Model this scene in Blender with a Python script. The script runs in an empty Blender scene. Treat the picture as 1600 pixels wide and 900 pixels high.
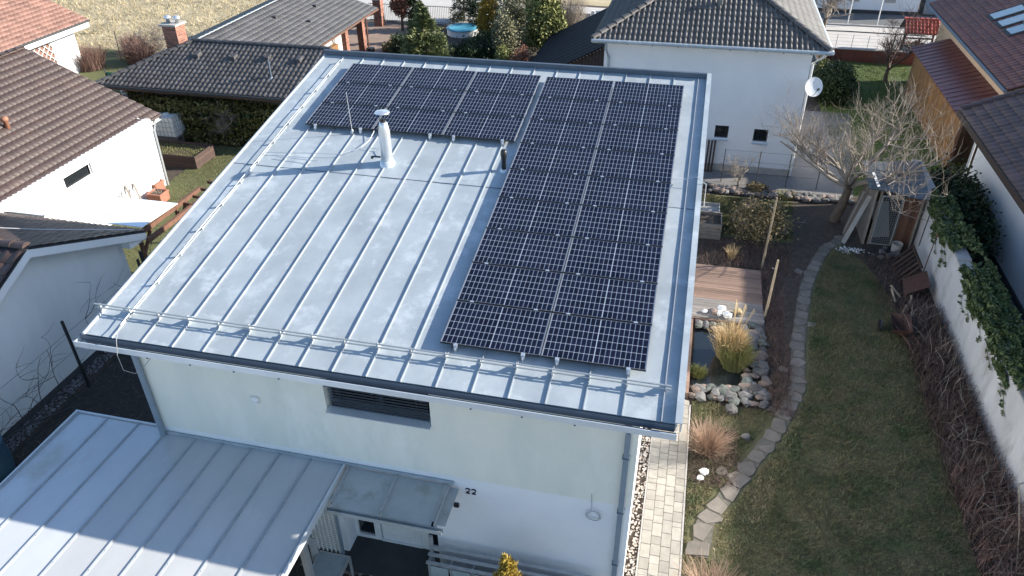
import bpy, math, random
import numpy as np
from mathutils import Vector, Matrix
rnd = random.Random(7)
rng = np.random.default_rng(11)
scn = bpy.context.scene
COL = scn.collection
# ------------------------------------------------------------------ camera
CAM = np.array([10.2556, -8.9182, 14.103]); FPX = 1182.05
def _rot(y, p, r):
    cy, sy, cp, sp, cr, sr = math.cos(y), math.sin(y), math.cos(p), math.sin(p), math.cos(r), math.sin(r)
    f = np.array([sy*cp, cy*cp, -sp]); rt = np.array([cy, -sy, 0]); up = np.cross(rt, f)
    return rt*cr+up*sr, -rt*sr+up*cr, f
RT, UP, FW = _rot(-0.2394, 0.5895, -0.0127)
cam = bpy.data.cameras.new('camera'); cam.sensor_width = 36; cam.lens = FPX/1600*36
cam.clip_start = .1; cam.clip_end = 2000
co = bpy.data.objects.new('camera', cam); COL.objects.link(co)
co.matrix_world = Matrix(((RT[0], UP[0], -FW[0], CAM[0]), (RT[1], UP[1], -FW[1], CAM[1]), (RT[2], UP[2], -FW[2], CAM[2]), (0, 0, 0, 1)))
scn.camera = co
# ------------------------------------------------------------------ light
SUN_EL, SUN_ROT = math.radians(22.7), math.radians(73)
w = bpy.data.worlds.new("World"); scn.world = w; w.use_nodes = True
nt = w.node_tree; sk = nt.nodes.new('ShaderNodeTexSky'); sk.sky_type = 'NISHITA'; sk.sun_disc = False
sk.sun_elevation = SUN_EL; sk.sun_rotation = SUN_ROT; sk.altitude = 200; sk.air_density = 1.0; sk.dust_density = .6; sk.ozone_density = 2.6
nt.links.new(sk.outputs[0], nt.nodes['Background'].inputs[0]); nt.nodes['Background'].inputs[1].default_value = .12
sun = bpy.data.lights.new('sun', 'SUN'); sun.energy = 5.0; sun.angle = math.radians(.5); sun.color = (1, .93, .82)
so = bpy.data.objects.new('sun', sun); COL.objects.link(so)
sd = Vector((math.sin(SUN_ROT)*math.cos(SUN_EL), math.cos(SUN_ROT)*math.cos(SUN_EL), math.sin(SUN_EL)))
so.rotation_euler = sd.to_track_quat('Z', 'Y').to_euler(); so.location = (40, 10, 30)
scn.view_settings.view_transform = 'Standard'; scn.view_settings.look = 'None'
scn.view_settings.exposure = 1.2; scn.view_settings.gamma = 1

# ------------------------------------------------------------------ materials
MATS = {}
def mat(name, col, rough=.7, metal=0., col2=None, scale=4., amt=.5, detail=5., bump=0., bscale=60., island=None, spec=.5, trans=0., alpha=1., coat=0., stretch=None, col3=None, scale3=1., emis=0):
    """procedural principled material: two colours mixed by noise, optional third patch colour, optional per-piece variation"""
    m = bpy.data.materials.new(name); m.use_nodes = True; n = m.node_tree.nodes; l = m.node_tree.links
    b = n['Principled BSDF']; b.inputs['Roughness'].default_value = rough; b.inputs['Metallic'].default_value = metal
    b.inputs['Specular IOR Level'].default_value = spec
    b.inputs['Coat Weight'].default_value = coat; b.inputs['Coat Roughness'].default_value = .15
    b.inputs['Transmission Weight'].default_value = trans; b.inputs['Alpha'].default_value = alpha
    g = n.new('ShaderNodeNewGeometry')
    mp = n.new('ShaderNodeMapping'); l.new(g.outputs['Position'], mp.inputs[0])
    if stretch: mp.inputs['Scale'].default_value = stretch
    c = None
    def rgb(v):
        q = n.new('ShaderNodeRGB'); q.outputs[0].default_value = (*v, 1); return q.outputs[0]
    c = rgb(col)
    if col2 is not None:
        t = n.new('ShaderNodeTexNoise'); t.inputs['Scale'].default_value = scale; t.inputs['Detail'].default_value = detail; t.inputs['Roughness'].default_value = .62
        l.new(mp.outputs[0], t.inputs['Vector'])
        r = n.new('ShaderNodeMapRange'); r.inputs[1].default_value = .5-.28*amt-.02; r.inputs[2].default_value = .5+.28*amt+.02
        r.inputs[1].default_value, r.inputs[2].default_value = .32, .68
        l.new(t.outputs['Fac'], r.inputs[0])
        x = n.new('ShaderNodeMix'); x.data_type = 'RGBA'; mm = n.new('ShaderNodeMath'); mm.operation = 'MULTIPLY'; mm.inputs[1].default_value = amt*2 if amt < .5 else 1.
        l.new(r.outputs[0], mm.inputs[0]); l.new(mm.outputs[0], x.inputs[0]); l.new(c, x.inputs[6]); l.new(rgb(col2), x.inputs[7]); c = x.outputs[2]
    if col3 is not None:
        t = n.new('ShaderNodeTexNoise'); t.inputs['Scale'].default_value = scale3; t.inputs['Detail'].default_value = 6; t.inputs['Roughness'].default_value = .7
        l.new(mp.outputs[0], t.inputs['Vector'])
        r = n.new('ShaderNodeMapRange'); r.inputs[1].default_value = .52; r.inputs[2].default_value = .66; l.new(t.outputs['Fac'], r.inputs[0])
        x = n.new('ShaderNodeMix'); x.data_type = 'RGBA'; l.new(r.outputs[0], x.inputs[0]); l.new(c, x.inputs[6]); l.new(rgb(col3), x.inputs[7]); c = x.outputs[2]
    if island:
        oi = n.new('ShaderNodeObjectInfo'); a = n.new('ShaderNodeMath'); a.operation = 'ADD'; l.new(g.outputs['Random Per Island'], a.inputs[0]); l.new(oi.outputs['Random'], a.inputs[1])
        f = n.new('ShaderNodeMath'); f.operation = 'FRACT'; l.new(a.outputs[0], f.inputs[0])
        r = n.new('ShaderNodeMapRange'); r.inputs[3].default_value = 1-island; r.inputs[4].default_value = 1+island; l.new(f.outputs[0], r.inputs[0])
        x = n.new('ShaderNodeVectorMath'); x.operation = 'SCALE'; l.new(c, x.inputs[0]); l.new(r.outputs[0], x.inputs['Scale']); c = x.outputs[0]
    l.new(c, b.inputs['Base Color'])
    if bump:
        t = n.new('ShaderNodeTexNoise'); t.inputs['Scale'].default_value = bscale; t.inputs['Detail'].default_value = 3
        l.new(mp.outputs[0], t.inputs['Vector'])
        bp = n.new('ShaderNodeBump'); bp.inputs['Strength'].default_value = bump; bp.inputs['Distance'].default_value = .02
        l.new(t.outputs['Fac'], bp.inputs['Height']); l.new(bp.outputs[0], b.inputs['Normal'])
    MATS[name] = m; return m
mat('zinc', (.395, .442, .47), .5, .08, (.305, .345, .37), 1.1, .5, 8, .12, 5, col3=(.465, .51, .535), scale3=1.6, island=.05)
mat('zinc_dark', (.10, .13, .17), .5, .1, (.08, .105, .14), 3)  # also puts shade into the colour of parapet, fascia and gutter inside
mat('zinc_seam', (.38, .41, .44), .45, .15, (.31, .34, .37), 5)
mat('zinc_pipe', (.24, .29, .34), .5, .1, (.20, .25, .30), 4)
mat('poly_grey', (.50, .505, .505), .35, 0, (.42, .43, .43), .9, .5, 8, .04, 20, col3=(.52, .525, .525), scale3=.6, coat=.3, stretch=(1, .55, 1))  # greyer, slightly darker tone for the right-hand carport sheets
mat('zinc_light', (.66, .70, .73), .35, .3, (.58, .62, .66), 3)
mat('galv', (.45, .47, .48), .45, .4, (.36, .38, .39), 9)
mat('cell', (.006, .0085, .020), .15, 0, (.010, .013, .028), 1.2, .5, 2, spec=.12, island=.25)
mat('backsheet', (.42, .46, .53), .3, 0, (.38, .42, .49), 2, spec=.3)
mat('black_metal', (.02, .02, .022), .4)
mat('frame_grey', (.24, .25, .27), .4, .3)
mat('alu', (.72, .74, .76), .3, .7)
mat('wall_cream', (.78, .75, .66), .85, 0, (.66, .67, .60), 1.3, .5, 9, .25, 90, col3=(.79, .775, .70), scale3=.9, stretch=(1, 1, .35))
mat('wall_white', (.79, .79, .79), .85, 0, (.73, .74, .75), 1.4, .5, 6, .25, 90)
mat('wall_white_old', (.74, .74, .72), .85, 0, (.62, .63, .62), .8, .5, 8, .25, 70, stretch=(1, 1, .35))
mat('garden_wall', (.66, .65, .64), .9, 0, (.50, .49, .48), .9, .5, 9, .4, 30, col3=(.40, .38, .36), scale3=1.3, stretch=(1, 1, .4))
mat('wall_orange', (.72, .50, .32), .85, 0, (.64, .44, .28), 2, .5, 6, .2, 80)
mat('white_paint', (.80, .80, .79), .5, 0, (.74, .74, .73), 3)
mat('grey_blue_paint', (.22, .28, .34), .5, 0, (.18, .23, .28), 3)
mat('glass_dark', (.012, .015, .02), .05, 0, spec=.8)
mat('blind', (.075, .088, .105), .35, .2, (.06, .07, .085), 6)
mat('poly', (.56, .58, .60), .35, 0, (.47, .49, .50), .8, .5, 8, .04, 20, col3=(.42, .41, .38), scale3=.55, coat=.3, stretch=(1, .55, 1))
mat('poly_dirty', (.40, .42, .42), .3, 0, (.32, .34, .33), 1.5, .5, 7, .05, 20, col3=(.26, .29, .26), scale3=1.8, coat=.3)
mat('frost', (.36, .42, .43), .25, 0, (.28, .34, .35), 4, .5, 6, coat=.4)
mat('white_poly', (.85, .87, .88), .2, 0, (.8, .82, .84), 2, coat=.3)
def tilem(n, a, b, isl=.22): mat(n, a, .55, 0, b, 1.2, .5, 7, .15, 120, island=isl)
tilem('tile_brown', (.054, .033, .028), (.038, .025, .022), .12); tilem('tile_brown_dark', (.07, .043, .037), (.05, .032, .028))
tilem('tile_grey', (.11, .10, .094), (.075, .068, .065)); tilem('tile_dark', (.062, .060, .062), (.045, .044, .046)); tilem('tile_shade', (.026, .027, .032), (.018, .019, .024)); tilem('tile_beige', (.080, .077, .073), (.06, .058, .055))
tilem('tile_orange', (.21, .11, .082), (.155, .08, .06)); tilem('tile_red', (.155, .052, .042), (.11, .036, .03)); tilem('tile_bright_red', (.45, .10, .07), (.36, .08, .06))
tilem('tile_rose', (.12, .078, .074), (.08, .054, .052))
mat('felt', (.03, .03, .033), .8); mat('dark_metal_roof', (.013, .014, .018), .8, 0, (.010, .011, .015), 1, spec=.2)
mat('metal_red', (.17, .06, .055), .4, .2, (.13, .045, .045), 1.2)
mat('wood_dark', (.07, .04, .025), .8, 0, (.04, .025, .018), 5, .5, 6, .3, 40, island=.3)
mat('wood_brown', (.14, .065, .04), .75, 0, (.09, .045, .028), 5, .5, 6, .3, 40, island=.25)
mat('wood_bed', (.085, .052, .042), .8, 0, (.06, .038, .032), 5, .5, 6, .3, 40, island=.2)
mat('wood_orange', (.30, .155, .055), .75, 0, (.17, .085, .032), 3, .5, 6, .3, 40, island=.25)
mat('wood_deck', (.26, .17, .125), .8, 0, (.19, .125, .095), 4, .5, 6, .3, 60, island=.22, stretch=(.3, 3, 1))
mat('wood_deck_grey', (.27, .245, .22), .8, 0, (.19, .17, .155), 4, .5, 6, .3, 60, island=.22, stretch=(.3, 3, 1))
mat('wood_pale', (.42, .34, .24), .8, 0, (.30, .24, .17), 5, .5, 6, .3, 40, island=.2)
mat('wood_grey', (.24, .21, .18), .85, 0, (.16, .14, .12), 6, .5, 6, .3, 50, island=.25)
mat('bark', (.16, .12, .085), .9, 0, (.09, .065, .045), 8, .5, 6, .6, 40)
mat('twig', (.34, .29, .24), .85, 0, (.20, .165, .13), 3, island=.3)
mat('twig_red', (.25, .15, .12), .85, 0, (.13, .075, .06), 3, island=.35)
mat('twig_brown', (.16, .105, .085), .85, 0, (.07, .045, .038), 3, island=.4)
mat('twig_dark', (.05, .035, .03), .85)
mat('straw', (.58, .43, .24), .8, 0, (.38, .29, .15), 2, island=.3)
mat('straw_green', (.20, .20, .07), .8, 0, (.13, .14, .05), 2, island=.35)
mat('straw_red', (.42, .29, .20), .8, 0, (.30, .20, .14), 2, island=.3)
def leafm(n, a, b): mat(n, a, .6, 0, b, 2.5, .5, 4, island=.45, spec=.3)
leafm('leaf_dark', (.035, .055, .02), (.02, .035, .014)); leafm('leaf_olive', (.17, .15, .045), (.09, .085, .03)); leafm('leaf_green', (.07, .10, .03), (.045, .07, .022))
leafm('leaf_spruce', (.19, .20, .075), (.075, .11, .05)); leafm('leaf_yellow', (.46, .31, .05), (.26, .19, .035)); leafm('leaf_light', (.24, .24, .08), (.10, .12, .04))
leafm('leaf_pale', (.22, .21, .12), (.14, .14, .085)); leafm('leaf_ivy', (.12, .155, .06), (.055, .08, .03)); leafm('leaf_rust', (.28, .13, .08), (.18, .085, .055))
leafm('leaf_beige', (.26, .20, .10), (.16, .125, .06))
mat('earth', (.075, .055, .042), .95, 0, (.045, .034, .027), 3, .5, 8, .8, 25, col3=(.10, .085, .06), scale3=5)
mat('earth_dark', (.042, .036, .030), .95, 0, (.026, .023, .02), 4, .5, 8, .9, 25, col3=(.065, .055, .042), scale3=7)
mat('lawn_ground', (.08, .09, .036), .95, 0, (.135, .115, .06), 2.2, .5, 9, .9, 40, col3=(.10, .085, .05), scale3=3.5)
mat('meadow', (.46, .38, .25), .95, 0, (.32, .27, .16), .9, .5, 10, .9, 12, col3=(.17, .14, .08), scale3=.4)
mat('lawn_bright', (.11, .115, .045), .95, 0, (.085, .095, .035), 1.5, .5, 8, .8, 40)
mat('blade', (.08, .10, .034), .8, 0, (.19, .155, .085), 1.7, .5, 7, island=.45, spec=.2)
mat('blade_green', (.10, .15, .032), .8, 0, (.15, .17, .055), 1.7, .5, 7, island=.4, spec=.2)
mat('lawn_green', (.09, .13, .03), .95, 0, (.07, .10, .028), 1.5, .5, 8, .8, 40)
mat('blade_dark', (.062, .10, .042), .8, 0, (.25, .215, .12), 1.1, .5, 8, island=.55, spec=.2, col3=(.16, .13, .075), scale3=2.2)
mat('blade_dry', (.56, .47, .30), .8, 0, (.34, .29, .16), .7, .5, 8, island=.35, spec=.2, col3=(.20, .16, .09), scale3=.35)
mat('road', (.50, .47, .43), .9, 0, (.43, .41, .38), 1.2, .5, 8, .3, 60)
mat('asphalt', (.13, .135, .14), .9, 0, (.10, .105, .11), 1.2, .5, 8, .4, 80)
mat('paving', (.30, .21, .16), .9, 0, (.22, .16, .125), 1.0, .5, 8, .4, 30)
mat('paving_grey', (.20, .195, .19), .9, 0, (.15, .145, .14), 1.6, .5, 8, .5, 50)
mat('paver', (.36, .335, .29), .85, 0, (.28, .26, .225), 5, .5, 7, .3, 90, island=.16)
mat('flag', (.195, .17, .145), .9, 0, (.135, .12, .10), 3.5, .5, 8, .4, 40, island=.18)
mat('path_sand', (.15, .135, .115), .95, 0, (.09, .085, .065), 7, .5, 7, .5, 40)
mat('slab', (.05, .052, .054), .8, 0, (.035, .037, .04), 3, .5, 7, .3, 60)
mat('stone', (.155, .15, .145), .85, 0, (.095, .093, .09), 6, .5, 7, .5, 30, island=.35)
mat('stone_green', (.12, .135, .12), .8, 0, (.07, .082, .075), 6, .5, 7, .5, 30, island=.3)
mat('stone_warm', (.25, .19, .16), .85, 0, (.17, .13, .11), 6, .5, 7, .5, 30, island=.3)
mat('pebble', (.55, .51, .46), .8, 0, (.30, .24, .19), 9, .5, 5, island=.4)
mat('pebble_dark', (.20, .195, .20), .8, 0, (.12, .115, .12), 9, .5, 5, island=.5)
mat('water', (.012, .016, .018), .06, spec=.7)
mat('terracotta', (.33, .14, .09), .8, 0, (.25, .105, .07), 6)
mat('brick', (.30, .13, .085), .85, 0, (.20, .085, .06), 6, .5, 6, .3, 60, island=.35)
mat('mortar', (.40, .36, .32), .9, 0, (.32, .29, .26), 6)
mat('rust', (.11, .05, .034), .85, 0, (.065, .032, .024), 7, .5, 7, .4, 60)
mat('corrugated', (.13, .155, .175), .6, .2, (.08, .10, .12), 2.5, .5, 7, col3=(.19, .21, .22), scale3=3)
mat('pool_blue', (.10, .36, .48), .3, 0, (.06, .26, .38), 1)
mat('plastic_tank', (.90, .90, .87), .4, 0, (.66, .66, .6), 2)
mat('barrel_blue', (.045, .10, .14), .45, 0, (.03, .075, .105), 3)
mat('cable', (.28, .29, .30), .5, .3); mat('cable_light', (.55, .56, .57), .4, .4)
mat('concrete', (.42, .40, .37), .9, 0, (.33, .315, .29), 4, .5, 8, .4, 40)
mat('net_green', (.03, .16, .10), .8)
mat('white_thing', (.82, .82, .80), .6, 0, (.72, .72, .7), 8)
M = MATS

# ------------------------------------------------------------------ mesh helpers
class MB:
    def __init__(s): s.v = []; s.f = []; s.n = 0; s.arr = []
    def add(s, vs, fs):
        k = s.n; s.v.extend([tuple(map(float, p)) for p in vs]); s.f.extend([tuple(i+k for i in f) for f in fs]); s.n += len(vs); return s
    def box(s, a, b):
        x0, x1 = sorted((a[0], b[0])); y0, y1 = sorted((a[1], b[1])); z0, z1 = sorted((a[2], b[2]))
        return s.add([(x0, y0, z0), (x1, y0, z0), (x1, y1, z0), (x0, y1, z0), (x0, y0, z1), (x1, y0, z1), (x1, y1, z1), (x0, y1, z1)],
                     [(0, 3, 2, 1), (4, 5, 6, 7), (0, 1, 5, 4), (1, 2, 6, 5), (2, 3, 7, 6), (3, 0, 4, 7)])
    def frame_box(s, o, U, V, N, a, b):
        """box in a local frame: o + u U + v V + n N"""
        o, U, V, N = map(np.array, (o, U, V, N)); r = []
        for n_ in (a[2], b[2]):
            for u, v in ((a[0], a[1]), (b[0], a[1]), (b[0], b[1]), (a[0], b[1])): r.append(o+U*u+V*v+N*n_)
        return s.add(r, [(0, 3, 2, 1), (4, 5, 6, 7), (0, 1, 5, 4), (1, 2, 6, 5), (2, 3, 7, 6), (3, 0, 4, 7)])
    def bar(s, p, q, wd, ht, up=(0, 0, 1)):
        p = np.array(p, float); q = np.array(q, float); d = q-p; L = np.linalg.norm(d); d /= L
        sd_ = np.cross(d, up); 
        if np.linalg.norm(sd_) < 1e-3: sd_ = np.cross(d, (1, 0, 0))
        sd_ /= np.linalg.norm(sd_); u = np.cross(sd_, d)
        return s.frame_box(p, d, sd_, u, (0, -wd/2, -ht/2), (L, wd/2, ht/2))
    def tube(s, pts, r, n=6, cap=True):
        pts = [np.array(p, float) for p in pts]; R = r if hasattr(r, '__len__') else [r]*len(pts); k = s.n; vs = []; fs = []
        for i, p in enumerate(pts):
            d = pts[min(i+1, len(pts)-1)]-pts[max(i-1, 0)]; d /= (np.linalg.norm(d)+1e-9)
            a = np.cross(d, (0, 0, 1) if abs(d[2]) < .9 else (1, 0, 0)); a /= np.linalg.norm(a); b = np.cross(d, a)
            for j in range(n):
                t = 2*math.pi*j/n; vs.append(p+R[i]*(a*math.cos(t)+b*math.sin(t)))
        for i in range(len(pts)-1):
            for j in range(n): fs.append((i*n+j, i*n+(j+1) % n, (i+1)*n+(j+1) % n, (i+1)*n+j))
        if cap: fs.append(tuple(range(n))[::-1]); fs.append(tuple((len(pts)-1)*n+j for j in range(n)))
        return s.add(vs, fs)
    def prism(s, poly, h):
        """poly: list of 3D points (planar), extruded by vector h"""
        n = len(poly); h = np.array(h, float); vs = [np.array(p, float) for p in poly]; vs += [p+h for p in vs]
        return s.add(vs, [tuple(range(n))[::-1], tuple(range(n, 2*n))]+[(i, (i+1) % n, n+(i+1) % n, n+i) for i in range(n)])
    def lathe(s, c, prof, n=16):
        vs = []; fs = []
        for r, z in prof:
            for j in range(n): t = 2*math.pi*j/n; vs.append((c[0]+r*math.cos(t), c[1]+r*math.sin(t), c[2]+z))
        for i in range(len(prof)-1):
            for j in range(n): fs.append((i*n+j, i*n+(j+1) % n, (i+1)*n+(j+1) % n, (i+1)*n+j))
        fs.append(tuple(range(n))[::-1]); fs.append(tuple((len(prof)-1)*n+j for j in range(n)))
        return s.add(vs, fs)
    def rock(s, c, r, rd=None, flat=.65, rough=.22):
        """irregular stone: a jittered, squashed 14-sided lump"""
        rd = rd or rnd; vs = []; fs = []
        rx, ry, rz = r if hasattr(r, '__len__') else (r, r*rd.uniform(.7, 1), r*flat); a0 = rd.uniform(0, 6.28)
        ca, sa = math.cos(a0), math.sin(a0)
        rings = [(-.5, .75), (.15, 1.), (.65, .78)]
        for z, q in rings:
            for j in range(7):
                t = 2*math.pi*(j+.3*z)/7; k = q*(1+rd.uniform(-rough, rough)); x, y = rx*k*math.cos(t), ry*k*math.sin(t)
                vs.append((c[0]+x*ca-y*sa, c[1]+x*sa+y*ca, c[2]+rz*(z+rd.uniform(-.12, .12))))
        vs.append((c[0]+rd.uniform(-.1, .1)*rx, c[1]+rd.uniform(-.1, .1)*ry, c[2]+rz*.95))
        for i in range(2):
            for j in range(7): fs.append((i*7+j, i*7+(j+1) % 7, (i+1)*7+(j+1) % 7, (i+1)*7+j))
        for j in range(7): fs.append((14+j, 14+(j+1) % 7, 21))
        fs.append(tuple(range(7))[::-1]); return s.add(vs, fs)
    def raw(s, V, F):
        """append numpy arrays: V (n,3), F (m,k)"""
        s.arr.append((V, F)); return s
ORG = {}
def link(name, mb, material, parent=None, smooth=False, org=None):
    me = bpy.data.meshes.new(name)
    o0 = np.array(ORG.get(parent.name, (0, 0, 0)) if parent else (org if org is not None else (0, 0, 0)), float)
    if mb.arr:
        Vs = [np.array(mb.v, float).reshape(-1, 3)] if mb.v else []; Fs = [np.array(f) for f in []]
        loops = []; starts = []; tot = []; off = len(mb.v); ls = 0
        for f in mb.f: loops.append(np.array(f)); starts.append(ls); tot.append(len(f)); ls += len(f)
        st = [np.array(starts, int)]; tt = [np.array(tot, int)]
        for V, F in mb.arr:
            Vs.append(V); loops.append((F+off).ravel()); st.append(ls+np.arange(len(F))*F.shape[1]); tt.append(np.full(len(F), F.shape[1])); ls += F.size; off += len(V)
        V = np.concatenate(Vs)-o0; L = np.concatenate(loops); st = np.concatenate(st); tt = np.concatenate(tt)
        me.vertices.add(len(V)); me.vertices.foreach_set('co', V.astype(np.float32).ravel())
        me.loops.add(len(L)); me.loops.foreach_set('vertex_index', L.astype(np.int32))
        me.polygons.add(len(st)); me.polygons.foreach_set('loop_start', st.astype(np.int32)); me.polygons.foreach_set('loop_total', tt.astype(np.int32))
        me.update(calc_edges=True)
    else:
        V = np.array(mb.v)-o0; me.from_pydata([tuple(p) for p in V], [], mb.f); me.update()
    if smooth: me.polygons.foreach_set('use_smooth', [True]*len(me.polygons))
    me.materials.append(M[material]); o = bpy.data.objects.new(name, me); COL.objects.link(o)
    if parent: o.parent = parent
    elif org is not None: o.location = org
    ORG[o.name] = tuple(o0)
    return o
def tag(o, label=None, cat=None, group=None, kind=None):
    if label: o['label'] = label
    if cat: o['category'] = cat
    if group: o['group'] = group
    if kind: o['kind'] = kind
    return o
def thing(name, loc, label, cat, group=None):
    o = bpy.data.objects.new(name, None); o.empty_display_size = .2; COL.objects.link(o); o.location = loc; ORG[o.name] = tuple(loc)
    return tag(o, label, cat, group)
def struct(name, mb, m): return tag(link(name, mb, m), kind='structure')
def sheet(name, poly, z, m, th=.05):
    return struct(name, MB().prism([(x, y, z-th) for x, y in poly], (0, 0, th)), m)
def rect(x0, y0, x1, y1): return [(x0, y0), (x1, y0), (x1, y1), (x0, y1)]
def inst(name, mesh, parent, loc, rot=None, m=None):
    """a piece sharing mesh data; loc in world, parent unrotated"""
    o = bpy.data.objects.new(name, mesh); COL.objects.link(o); o.parent = parent
    p0 = ORG[parent.name]; o.location = (loc[0]-p0[0], loc[1]-p0[1], loc[2]-p0[2])
    if rot is not None: o.rotation_euler = rot
    ORG[o.name] = tuple(loc); return o
def inpoly(P, poly):
    x, y = P[:, 0], P[:, 1]; c = np.zeros(len(P), bool); n = len(poly)
    for i in range(n):
        x1, y1 = poly[i]; x2, y2 = poly[(i+1) % n]
        m = ((y1 > y) != (y2 > y)); xx = (x2-x1)*(y-y1)/((y2-y1) if y2 != y1 else 1e-9)+x1; c ^= m & (x < xx)
    return c
# ---- vegetation helpers (numpy)
def leaves(cen, rad, n, size, clumps=0, shell=.55, seed=0, box=False, up=.3, aspect=1.6):
    """n leaf quads gathered in clumps inside an ellipsoid (or box)"""
    g = np.random.default_rng(seed+100); cen = np.array(cen, float); rad = np.array(rad if hasattr(rad, '__len__') else (rad,)*3, float)
    if clumps:
        if box: C = g.uniform(-1, 1, (clumps, 3))
        else:
            C = g.normal(size=(clumps, 3)); C /= np.linalg.norm(C, axis=1)[:, None]; C *= (shell+(1-shell)*g.random((clumps, 1)))*g.uniform(.8, 1.05, (clumps, 1))
        k = g.integers(0, clumps, n); sp = g.uniform(.14, .3, (clumps, 1))
        P = C[k]+g.normal(size=(n, 3))*sp[k]*(.75 if not box else .35)
    else:
        P = g.normal(size=(n, 3)); P /= np.linalg.norm(P, axis=1)[:, None]; P *= g.random((n, 1))**.4
        if box: P = g.uniform(-1, 1, (n, 3))
    P = cen+P*rad; P[:, 2] = np.maximum(P[:, 2], .03)
    a = g.normal(size=(n, 3)); a /= np.linalg.norm(a, axis=1)[:, None]; b = g.normal(size=(n, 3)); b[:, 2] += up; b = np.cross(a, b); b /= np.linalg.norm(b, axis=1)[:, None]+1e-9
    s = size*g.uniform(.55, 1.3, (n, 1)); a = a*s*aspect*.5; b = b*s*.5
    V = np.stack([P-a, P+b*.9, P+a, P-b*.9], 1).reshape(-1, 3); return V, np.arange(4*n).reshape(n, 4)
def blades(poly, n, h, wd, z=0, seed=0, lean=.5, holes=()):
    g = np.random.default_rng(seed+7); P0 = np.array(poly); lo, hi = P0.min(0), P0.max(0)
    P = g.uniform(lo, hi, (n, 2)); P = P[inpoly(P, poly)]
    for q in holes: P = P[~inpoly(P, q)]
    # patchy growth
    ph = np.sin(P[:, 0]*2.3+np.sin(P[:, 1]*1.7)*1.5)*np.sin(P[:, 1]*1.9+np.sin(P[:, 0]*1.3)*2); hh = h*(1+.35*ph)*g.uniform(.4, 1.3, len(P)); n = len(P)
    t = g.uniform(0, 2*np.pi, n); t2 = g.uniform(0, 2*np.pi, n); l = lean*g.uniform(.2, 1.4, n)
    b = np.stack([P[:, 0], P[:, 1], np.full(n, z)], 1); s = np.stack([np.cos(t), np.sin(t), np.zeros(n)], 1)*(wd*g.uniform(.6, 1.3, n))[:, None]
    tip = b+np.stack([np.cos(t2)*l*hh, np.sin(t2)*l*hh, hh], 1)
    return np.stack([b-s, b+s, tip], 1).reshape(-1, 3), np.arange(3*n).reshape(n, 3)
def stems(cen, r0, r1, h, n, wd, seed=0, bend=.5, segs=4, box=None, z=0.):
    """thin curved stems fanning out of a base, as ribbons"""
    g = np.random.default_rng(seed+31); cen = np.array([cen[0], cen[1], z])
    if box is not None: base = np.stack([g.uniform(box[0], box[2], n), g.uniform(box[1], box[3], n), np.full(n, z)], 1); an = g.uniform(0, 2*np.pi, n)
    else:
        an = g.uniform(0, 2*np.pi, n); rr = r0*np.sqrt(g.random(n)); base = cen+np.stack([np.cos(an)*rr, np.sin(an)*rr, np.zeros(n)], 1)
    out = r1*g.uniform(.1, 1., n); H = h*g.uniform(.55, 1.1, n); an2 = an+g.normal(size=n)*.5; V = []; 
    dr = np.stack([np.cos(an2), np.sin(an2), np.zeros(n)], 1); sd_ = np.stack([-np.sin(an2), np.cos(an2), g.normal(size=n)*.6], 1)
    wob = g.normal(size=(n, 3))*.04*h
    for i in range(segs+1):
        t = i/segs; p = base+dr*(out*(t**(1+bend)))[:, None]; p[:, 2] += H*(t-.35*bend*t*t*t)+0; p += wob*math.sin(3*t); ww = wd*(1-.75*t)
        V.append(p-sd_*ww); V.append(p+sd_*ww)
    V = np.stack(V, 1); m = 2*(segs+1); F = []
    for i in range(segs): F.append(np.arange(n)[:, None]*m+np.array([2*i, 2*i+1, 2*i+3, 2*i+2]))
    return V.reshape(-1, 3), np.concatenate(F)
def branch_tree(base, trunk_h, r, spread, height, seed=0, n0=6, depth=3, upshoot=0., lean=(0, 0), tw=.006, kids=(5, 7, 6), rise0=.35):
    """returns (trunk MB, crown MB) of a leafless tree"""
    rd = random.Random(seed); tr = MB(); cr = MB(); b = np.array(base, float)
    top = b+np.array([lean[0], lean[1], trunk_h]); mid = (b+top)/2+np.array([rd.uniform(-.06, .06), rd.uniform(-.06, .06), 0])
    tr.tube([b-np.array([0, 0, .05]), b+np.array([0, 0, .08]), mid, top], [r*1.5, r*1.15, r*.95, r*.8], 9)
    def grow(p, d, L, rr, lv):
        n = 4 if lv < 2 else 3; pts = [p]; dd = d.copy()
        for i in range(n):
            dd = dd+np.array([rd.gauss(0, .24), rd.gauss(0, .24), rd.gauss(0, .18)+(.04 if lv < 2 else .04+upshoot*.08)]); dd /= np.linalg.norm(dd); pts.append(pts[-1]+dd*L/n)
        R = [rr*(1-.65*i/n) for i in range(n+1)]
        cr.tube(pts, R, 6 if lv == 0 else (5 if lv == 1 else 3), cap=False)
        if lv < depth:
            for k in range(kids[lv]):
                t = rd.uniform(.25, 1.); i = min(int(t*n), n-1); q = pts[i]+(pts[i+1]-pts[i])*(t*n-i)
                s = np.array([rd.gauss(0, 1), rd.gauss(0, 1), rd.gauss(0, .6)+upshoot]); s /= np.linalg.norm(s); e = dd*.55+s*.9; e /= np.linalg.norm(e)
                grow(q, e, L*rd.uniform(.4, .68), max(R[i]*.55, tw), lv+1)
    for k in range(n0):
        a = 2*math.pi*(k+rd.uniform(-.3, .3))/n0; rise = rd.uniform(rise0, .95)
        d = np.array([math.cos(a)*spread, math.sin(a)*spread, (height-trunk_h)*rise]); L = np.linalg.norm(d)*.72; grow(top-np.array([0, 0, rd.uniform(0, .12)*trunk_h]), d/np.linalg.norm(d), L, r*.5, 0)
    return tr, cr
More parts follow.
